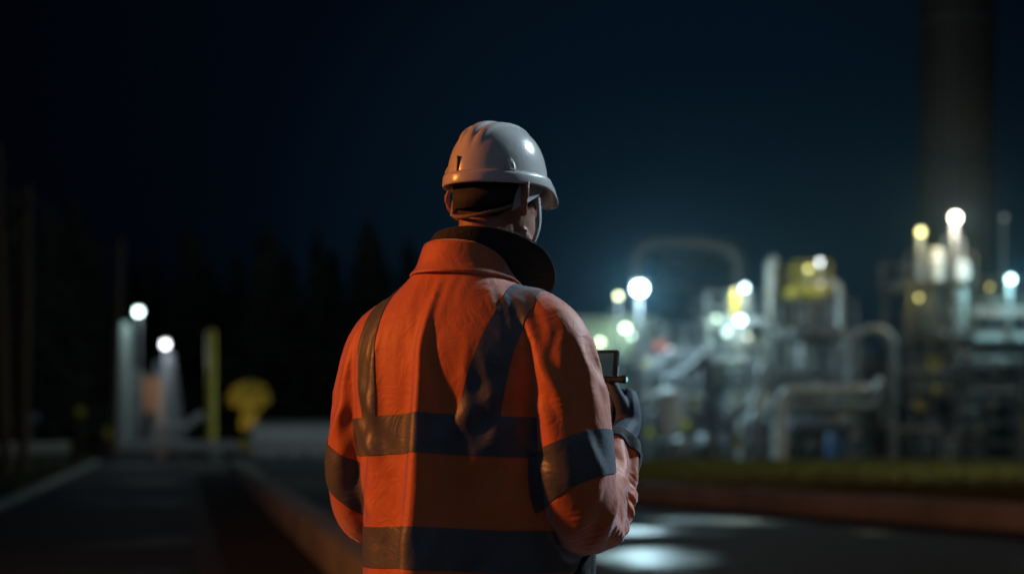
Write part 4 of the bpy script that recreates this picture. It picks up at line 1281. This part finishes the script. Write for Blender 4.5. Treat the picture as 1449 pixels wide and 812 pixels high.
# pale container
a, b = at(357, 597, 62), at(500, 597, 62)
t = thing('container', 'long low pale container behind the man\'s left elbow', 'container', ((a.x + b.x) / 2, 63, 0))
q = MB(); h = a.z; w = b.x - a.x
q.box(((a.x + b.x) / 2, 63, h / 2 + .04), (w, 2.0, h - .1))
for i in range(22): q.box((a.x + (i + .5) * w / 22, 61.985, h / 2 + .04), (w / 22 * .5, .05, h - .35), None, .01)
q.build('body', M_WHITE, t, False)
q = MB()
for z in (.08, h - .04): q.box(((a.x + b.x) / 2, 61.97, z), (w + .06, .1, .14), None, .01)
for x in (a.x, b.x): q.box((x, 61.97, h / 2), (.12, .12, h), None, .01)
q.build('frame', M_STEEL, t, False)
# guard rails
def guard_rail(label, px0, px1, yy, Y0, Y1, n=9, m=M_STEEL):
    a, b = at(px0, yy, Y0), at(px1, yy, Y1); b.z = a.z
    t = thing('guard_rail', label, 'guard rail', (a.x, a.y, 0))
    d = (b - a).normalized(); nrm = Vector((-d.y, d.x, 0))
    prof = [(-.155, 0), (-.12, .03), (-.06, .035), (-.02, 0), (.02, 0), (.06, .035), (.12, .03), (.155, 0)]
    v_ = []
    for p in (a, b):
        for z, o_ in prof: v_.append(p - nrm * (o_ + .05) + Vector((0, 0, z)))
    k = len(prof); q = MB().add(v_, [(i, i + 1, k + i + 1, k + i) for i in range(k - 1)])
    o = q.build('rail', m, t, False); rim_solid(o, .006, 0)
    for i in range(n):
        p = a.lerp(b, (i + .5) / n)
        MB().box((p.x, p.y, p.z / 2 + .04), (.09, .09, p.z + .08), None, .01).build('post', M_STEEL_D, t, False)
guard_rail('pale guard rail across the far end of the path', 165, 480, 630, 57, 57, 10, M_WHITE)
guard_rail('dull guard rail at the far left beyond the verge', -40, 96, 637, 40, 46, 6, M_STEEL_B)
# tilted grey sign
p = at(42, 592, 45)
t = thing('road_sign', 'small tilted grey sign at the far left, above the guard rail', 'sign', (p.x, p.y, 0))
MB().box((p.x, p.y, p.z), (.48, .03, .30), Euler((0, R(-12), 0)).to_matrix(), .01).build('plate', M_STEEL, t, False)
MB().tube([(p.x, p.y + .05, 0), (p.x, p.y + .05, p.z + .1)], .035, 8).build('post', M_STEEL_D, t)
for (px, py, lab) in ((114, 582, 'brown-yellow marker post left of the silo'), (153, 612, 'low yellow marker post close before the silo')):
    p = at(px, py, 54); t = thing('marker_post', lab, 'marker post', (p.x, p.y, 0))
    MB().box((p.x, p.y, p.z / 2), (.09, .05, p.z), None, .01).build('post', M_WOOD, t, False)
    MB().box((p.x, p.y - .03, p.z), (.26, .02, .30), None, .01).build('reflector', M_YELLOW, t, False)
# wooden poles
def wood_pole(label, px, y_top, Y, lean, r=.13, arm=False):
    p = at(px, HZ, Y); z = at(px, y_top, Y).z
    t = thing('utility_pole', label, 'pole', (p.x, p.y, 0))
    MB().tube([(p.x, p.y, 0), (p.x + lean * .5, p.y, z * .5), (p.x + lean, p.y, z)], [r * 1.15, r, r * .72], 14).build('shaft', M_WOOD, t)
    q = MB(); q.box((p.x + lean * .93, p.y - r, z * .94), (1.1 if arm else .5, .09, .11), None, .01); q.build('crossarm', M_WOOD, t, False)
wood_pole('leftmost wooden pole, cut by the left edge of the picture', 8, 205, 40, -.22, .12)
wood_pole('second wooden pole from the left edge', 32, 262, 41, .12, .12)
wood_pole('tall thin pole standing before the slim silo', 160, 338, 56, .25, .10)

# ------------------------------------------------------------------ trees
M_BARK = material('bark', (.06, .042, .028), .9, 0, (.035, .025, .018), 4, .5, 20, stretch=(1, 1, .2))
M_NEEDLE = material('fir_needles', (.016, .022, .014), .85, 0, (.028, .034, .018), 1.5)
M_LEAF_Y = material('yellow_leaves', (.30, .24, .03), .7, 0, (.20, .19, .03), 3)
def fir_mesh(seed, H=12.0, Rr=2.3, tiers=26):
    r = random.Random(seed); q = MB()
    for i in range(tiers):
        k = i / (tiers - 1); z = H * (.10 + .88 * k); rad = Rr * (1 - k) ** .85 * r.uniform(.75, 1.15) + .12
        nb = max(5, int(13 * (1 - k) + 4))
        for j in range(nb):
            a = 2 * pi * j / nb + r.uniform(-.25, .25); L_ = rad * r.uniform(.6, 1.12)
            if r.random() < .08: continue
            d = Vector((cos(a), sin(a), 0)); t_ = Vector((-sin(a), cos(a), 0))
            for s in range(5):                              # twigs of needles along the bough
                f = (s + .6) / 5; c = Vector((0, 0, z)) + d * (L_ * f) + Vector((0, 0, -.35 * L_ * f * f + r.uniform(-.1, .1)))
                w = .34 * (1.15 - .6 * f) * (.5 + rad / Rr); dr = -.28 * r.uniform(.5, 1.4)
                q.add([c - d * .12, c + t_ * w + Vector((0, 0, dr)), c + d * (L_ * .28) + Vector((0, 0, -.10)), c - t_ * w + Vector((0, 0, dr * r.uniform(.6, 1.2)))], [(0, 1, 2, 3)])
    return q
def fir(seed):
    t = thing('fir_tree', 'x', 'tree', (0, 0, 0))
    o = mesh_obj('crown', *(lambda q: (q.v, q.f))(fir_mesh(seed)), M_NEEDLE, t, False)
    MB().tube([(0, 0, 0), (.03, .02, 5), (0, 0, 11.6)], [.19, .12, .02], 10).build('trunk', M_BARK, t)
    return t
protos = [fir(11), fir(12), fir(13)]
FIR = [(20, 262, 70), (70, 285, 74), (104, 272, 76), (132, 330, 84), (190, 368, 90), (214, 350, 88), (268, 318, 86), (296, 372, 92), (334, 352, 85), (378, 312, 84), (404, 350, 90),
       (450, 322, 84), (470, 352, 88), (520, 306, 84), (536, 345, 86), (578, 338, 88), (604, 372, 90), (640, 385, 94)]
LABS = ['dark fir at the left edge of the picture', 'tall dark fir behind the second wooden pole', 'dark fir between the second wooden pole and the silo', 'dark fir just left of the thin pole', 'low-topped dark fir behind the silo',
        'dark fir behind the cyan lamp', 'dark fir behind the white lamp above the light cone', 'low dark fir behind the yellow post', 'dark fir above the diamond sign', 'dark fir rising behind the yellow tree', 'low dark fir right of the yellow tree',
        'tall dark fir left of the man\'s left sleeve', 'dark fir beside the man\'s left elbow', 'dark fir behind the man\'s left shoulder, outermost of those there', 'dark fir behind the man\'s left shoulder, second from outside', 'dark fir between the man\'s shoulder and collar',
        'dark fir close left of the man\'s collar', 'dark fir hidden behind the man\'s neck']
used = set()
for i, (px, yt, Y) in enumerate(FIR):
    k = i % 3
    o = protos[k] if k not in used else copy_tree(protos[k]); used.add(k)
    p = at(px, yt, Y)
    o.location = (p.x, Y, 0); s = p.z / 11.9
    o.scale = (s * random.uniform(1.3, 2.3), s * random.uniform(1.3, 2.3), s); o.rotation_euler = (0, 0, random.uniform(0, 6.28))
    o['label'] = LABS[i]; o['group'] = 'dark firs behind the path'
# the rounded tree lit yellow
p = at(352, HZ, 66)
t = thing('broadleaf_tree', 'small rounded tree lit bright yellow, above the diamond sign', 'tree', (p.x, p.y, 0))
zc = at(352, 566, 66).z
MB().tube([(p.x, p.y, 0), (p.x + .05, p.y, zc * .5), (p.x - .02, p.y, zc + .3)], [.11, .08, .03], 10).build('trunk', M_BARK, t)
rr = random.Random(5); q = MB()
blobs = [(-.52, 0, .36, .22), (0, .1, .58, .24), (.50, 0, .40, .22), (-.28, 0, .52, .16), (0, 0, -.62, .26), (-.14, 0, -.92, .24), (.16, 0, -.84, .22), (.30, .1, .56, .15), (.72, 0, .1, .15), (-.70, .1, .12, .14), (-.55, .1, -.05, .22), (.56, -.1, -.02, .24), (.1, -.2, .1, .34), (-.22, -.1, -.05, .30), (.28, .1, -.25, .28), (-.1, .1, -.42, .26), (.05, .3, .2, .3), (-.3, .3, .3, .25)]
for bx_, by_, bz_, br in blobs:
    for _ in range(90):
        u = Vector((rr.gauss(0, 1), rr.gauss(0, 1), rr.gauss(0, 1))).normalized() * br * rr.uniform(.6, 1.05)
        c = Vector((p.x + bx_ + u.x, p.y + by_ + u.y, zc + bz_ + u.z)); n1 = Vector((rr.gauss(0, 1), rr.gauss(0, 1), rr.gauss(0, 1))).normalized(); n2 = n1.orthogonal().normalized(); s = rr.uniform(.035, .07)
        q.add([c - n1 * s, c + n2 * s * .6, c + n1 * s, c - n2 * s * .6], [(0, 1, 2, 3)])
q.build('crown', M_LEAF_Y, t, False)
# low warm uplight, unseen, added to light the yellow tree
g = at(343, HZ, 63.6)
t = thing('added_uplight', 'low warm spotlight added on the ground to light the yellow tree', 'spotlight', (g.x, g.y, 0))
MB().box((g.x, g.y, .12), (.30, .20, .20), Euler((R(-40), 0, 0)).to_matrix(), .02).build('housing', M_STEEL_D, t, True)
ld = bpy.data.lights.new('uplight', 'SPOT'); ld.energy = 420; ld.color = (1, .68, .20); ld.spot_size = R(50); ld.spot_blend = .6; ld.shadow_soft_size = .08
lo = bpy.data.objects.new('uplight', ld); COL.objects.link(lo); lo.parent = t; lo.location = (0, .06, .28)
lo.rotation_euler = (Vector((p.x - g.x, p.y - g.y - .06, zc - .28))).to_track_quat('-Z', 'Y').to_euler()

# haze volumes shaped as the light cones of the two left lamps
def volume_mat(name, dens, col, aniso=0.0, fade=()):
    m = bpy.data.materials.new(name); m.use_nodes = True; nt = m.node_tree
    nt.nodes.remove(nt.nodes['Principled BSDF'])
    v = nt.nodes.new('ShaderNodeVolumeScatter'); v.inputs['Density'].default_value = dens; v.inputs['Color'].default_value = (*col, 1); v.inputs['Anisotropy'].default_value = aniso
    nt.links.new(v.outputs[0], nt.nodes['Material Output'].inputs['Volume'])
    if fade:                                            # thins out with height and towards the sides
        g = nt.nodes.new('ShaderNodeNewGeometry'); sp = nt.nodes.new('ShaderNodeSeparateXYZ'); nt.links.new(g.outputs['Position'], sp.inputs[0])
        prev = None
        for ax, a, b_ in fade:
            mr = nt.nodes.new('ShaderNodeMapRange'); mr.interpolation_type = 'SMOOTHSTEP'
            mr.inputs['From Min'].default_value = a; mr.inputs['From Max'].default_value = b_
            nt.links.new(sp.outputs[ax], mr.inputs['Value'])
            ml = nt.nodes.new('ShaderNodeMath'); ml.operation = 'MULTIPLY'; nt.links.new(mr.outputs['Result'], ml.inputs[0])
            if prev is None: ml.inputs[1].default_value = dens
            else: nt.links.new(prev, ml.inputs[1])
            prev = ml.outputs[0]
        nt.links.new(prev, v.inputs['Density'])
    return m
p = at(234, HZ, 60.7); zt = at(234, 498, 60.7).z
s_ = MB().lathe([(.74, .3), (.66, .8), (.54, 1.5), (.40, 2.4), (.27, 3.2), (.18, zt - .05), (.08, zt)], (p.x + .12, p.y, 0), 24)  # added scattering volume in the shape of the white lamp's light cone
tag(s_.build('beam_haze', volume_mat('light_cone_haze', .70, (.74, .84, 1)), None), 'pale blue-white light cone shaped in haze under the white lamp on the left', 'beam_haze', kind='stuff')
p = at(176, HZ, 62.1); zt = at(176, 458, 62.1).z
s_ = MB().lathe([(.62, .3), (.56, .9), (.48, 1.8), (.40, 2.8), (.34, 3.8), (.30, zt - .1), (.14, zt)], (p.x, p.y, 0), 24)  # added scattering volume imitating the cyan lamp's downward beam
tag(s_.build('beam_haze', volume_mat('light_beam_haze', .55, (.66, .90, .95)), None), 'tall pale cyan light beam shaped in haze wrapped about the slim silo', 'beam_haze', kind='stuff')
# thin night haze over the plant and the yard behind
hz_ = MB().box((22, 72, 8.03), (60, 48, 16), None)
tag(hz_.build('haze', volume_mat('night_haze', .0032, (.40, .77, 1.0), .3, (('Z', 15, 5), ('X', -6, 7), ('Y', 48, 58))), None, False), 'thin night haze glowing about the lamps', 'haze', kind='stuff')

# ------------------------------------------------------------------ the two lamps that light the man (outside the frame)
def big_lamp(name, label, loc, aim, col, power, ang, r, head_col):
    x, y, z = loc
    t = thing(name, label, 'lamp post', (x, y, 0))
    d = Vector(aim) - Vector(loc); h = Vector((d.x, d.y, 0)).normalized()
    MB().lathe([(.16, 0), (.16, .05), (.085, .1), (.06, z + .25)], (x - h.x * .5, y - h.y * .5, 0), 16).build('pole', M_STEEL, t)
    MB().tube([(x - h.x * .5, y - h.y * .5, z + .2), (x, y, z + .24)], .04, 10).build('arm', M_STEEL, t)
    rot = d.to_track_quat('-Z', 'Y').to_matrix()
    MB().box((x - d.normalized().x * .12, y - d.normalized().y * .12, z - d.normalized().z * .12), (.62, .40, .16), rot, .04).build('lamp_head', M_STEEL_D, t, True)
    MB().box((x - d.normalized().x * .035, y - d.normalized().y * .035, z - d.normalized().z * .035), (.52, .30, .02), rot, .004).build('lens', lens_mat(head_col, 20), t, False)
    ld = bpy.data.lights.new('lamp_light', 'SPOT'); ld.energy = power; ld.color = col; ld.spot_size = R(ang); ld.spot_blend = .5; ld.shadow_soft_size = r
    lo = bpy.data.objects.new('lamp_light', ld); COL.objects.link(lo); lo.parent = t; lo.location = (0, 0, z); lo.rotation_euler = rot.to_euler()
    return t
big_lamp('off_frame_lamp', 'orange sodium street lamp on a steel pole, left of the man', (-8.0, 3.5, 3.9), (0, 7.5, 1.3), (1.0, .265, .045), SODIUM, 130, .30, (1.0, .36, .08))
big_lamp('rim_fill_lamp', 'cool white lamp added on a mast, right of the man', (5.4, 6.9, 5.8), (0, 3.5, 1.45), (.66, .86, 1.0), RIM_FILL, 44, .30, (.8, .92, 1.0))  # added mast, stands in for the plant lamps' cool rim light

big_lamp('off_frame_lamp', 'yellowish lamp added on a steel pole beyond the right-hand low wall', (14.8, 33, 6.5), (7, 46, 0), (.86, .94, .68), 2300, 140, .15, (1.0, .8, .4))  # added off-frame lamp to brighten the grass and the plant front

# moonlight and night sky
sun = bpy.data.lights.new('moon', 'SUN'); sun.energy = .012; sun.color = (.6, .75, 1.0); sun.angle = R(.5)
so = bpy.data.objects.new('moon', sun); COL.objects.link(so); so.rotation_euler = (R(50), 0, R(60))
w = bpy.data.worlds.new('World'); scene.world = w; w.use_nodes = True
nt = w.node_tree; L = nt.links.new; bg = nt.nodes['Background']
sky = nt.nodes.new('ShaderNodeTexSky'); sky.sky_type = 'NISHITA'; sky.sun_disc = False; sky.sun_elevation = R(-6); sky.sun_rotation = R(60)
tc = nt.nodes.new('ShaderNodeTexCoord')
nrm = nt.nodes.new('ShaderNodeVectorMath'); nrm.operation = 'NORMALIZE'; L(tc.outputs['Generated'], nrm.inputs[0])
def glow(direction, lo_, hi, col, strength):
    d = nt.nodes.new('ShaderNodeVectorMath'); d.operation = 'DOT_PRODUCT'; d.inputs[1].default_value = Vector(direction).normalized(); L(nrm.outputs[0], d.inputs[0])
    m = nt.nodes.new('ShaderNodeMapRange'); m.interpolation_type = 'SMOOTHERSTEP'; m.inputs['From Min'].default_value = lo_; m.inputs['From Max'].default_value = hi; L(d.outputs['Value'], m.inputs['Value'])
    c = nt.nodes.new('ShaderNodeVectorMath'); c.operation = 'SCALE'; c.inputs[0].default_value = tuple(x * strength for x in col); L(m.outputs['Result'], c.inputs['Scale'])
    return c.outputs[0]
def add(a, b_):
    n = nt.nodes.new('ShaderNodeVectorMath'); n.operation = 'ADD'; L(a, n.inputs[0])
    if isinstance(b_, tuple): n.inputs[1].default_value = b_
    else: L(b_, n.inputs[1])
    return n.outputs[0]
sc_ = nt.nodes.new('ShaderNodeVectorMath'); sc_.operation = 'SCALE'; sc_.inputs['Scale'].default_value = .02; L(sky.outputs[0], sc_.inputs[0])
out = add(sc_.outputs[0], (.00020, .0007, .0021))
out = add(out, glow((.10, 1, .08), .955, 1.0, (.0010, .0042, .0075), 1.0))
out = add(out, glow((.10, 1, .22), .90, 1.0, (.0002, .0010, .0024), 1.0))
out = add(out, glow((-.15, -1, .35), -.2, 1.0, (.034, .044, .062), 1.0))  # added fill glow behind the camera, lifts the shaded cloth and bands
L(out, bg.inputs['Color']); bg.inputs['Strength'].default_value = 1.0

# ------------------------------------------------------------------ camera
cam = bpy.data.cameras.new('camera'); co = bpy.data.objects.new('camera', cam); COL.objects.link(co)
co.location = (0, 0, CAMZ); co.rotation_euler = (R(90), 0, 0)
cam.sensor_width = 36; cam.lens = 36 * F_PX / 1449; cam.shift_y = (HZ - 406) / 1449; cam.clip_start = .05; cam.clip_end = 3000
cam.dof.use_dof = True; cam.dof.focus_distance = 3.45; cam.dof.aperture_fstop = 1.9
scene.camera = co
scene.view_settings.view_transform = 'Standard'; scene.view_settings.look = 'None'; scene.view_settings.exposure = 0; scene.view_settings.gamma = 1
cy = scene.cycles
cy.use_denoising = True; cy.max_bounces = 6; cy.diffuse_bounces = 3; cy.glossy_bounces = 3; cy.volume_bounces = 0; cy.sample_clamp_indirect = 4
cy.use_light_tree = True; cy.use_adaptive_sampling = False
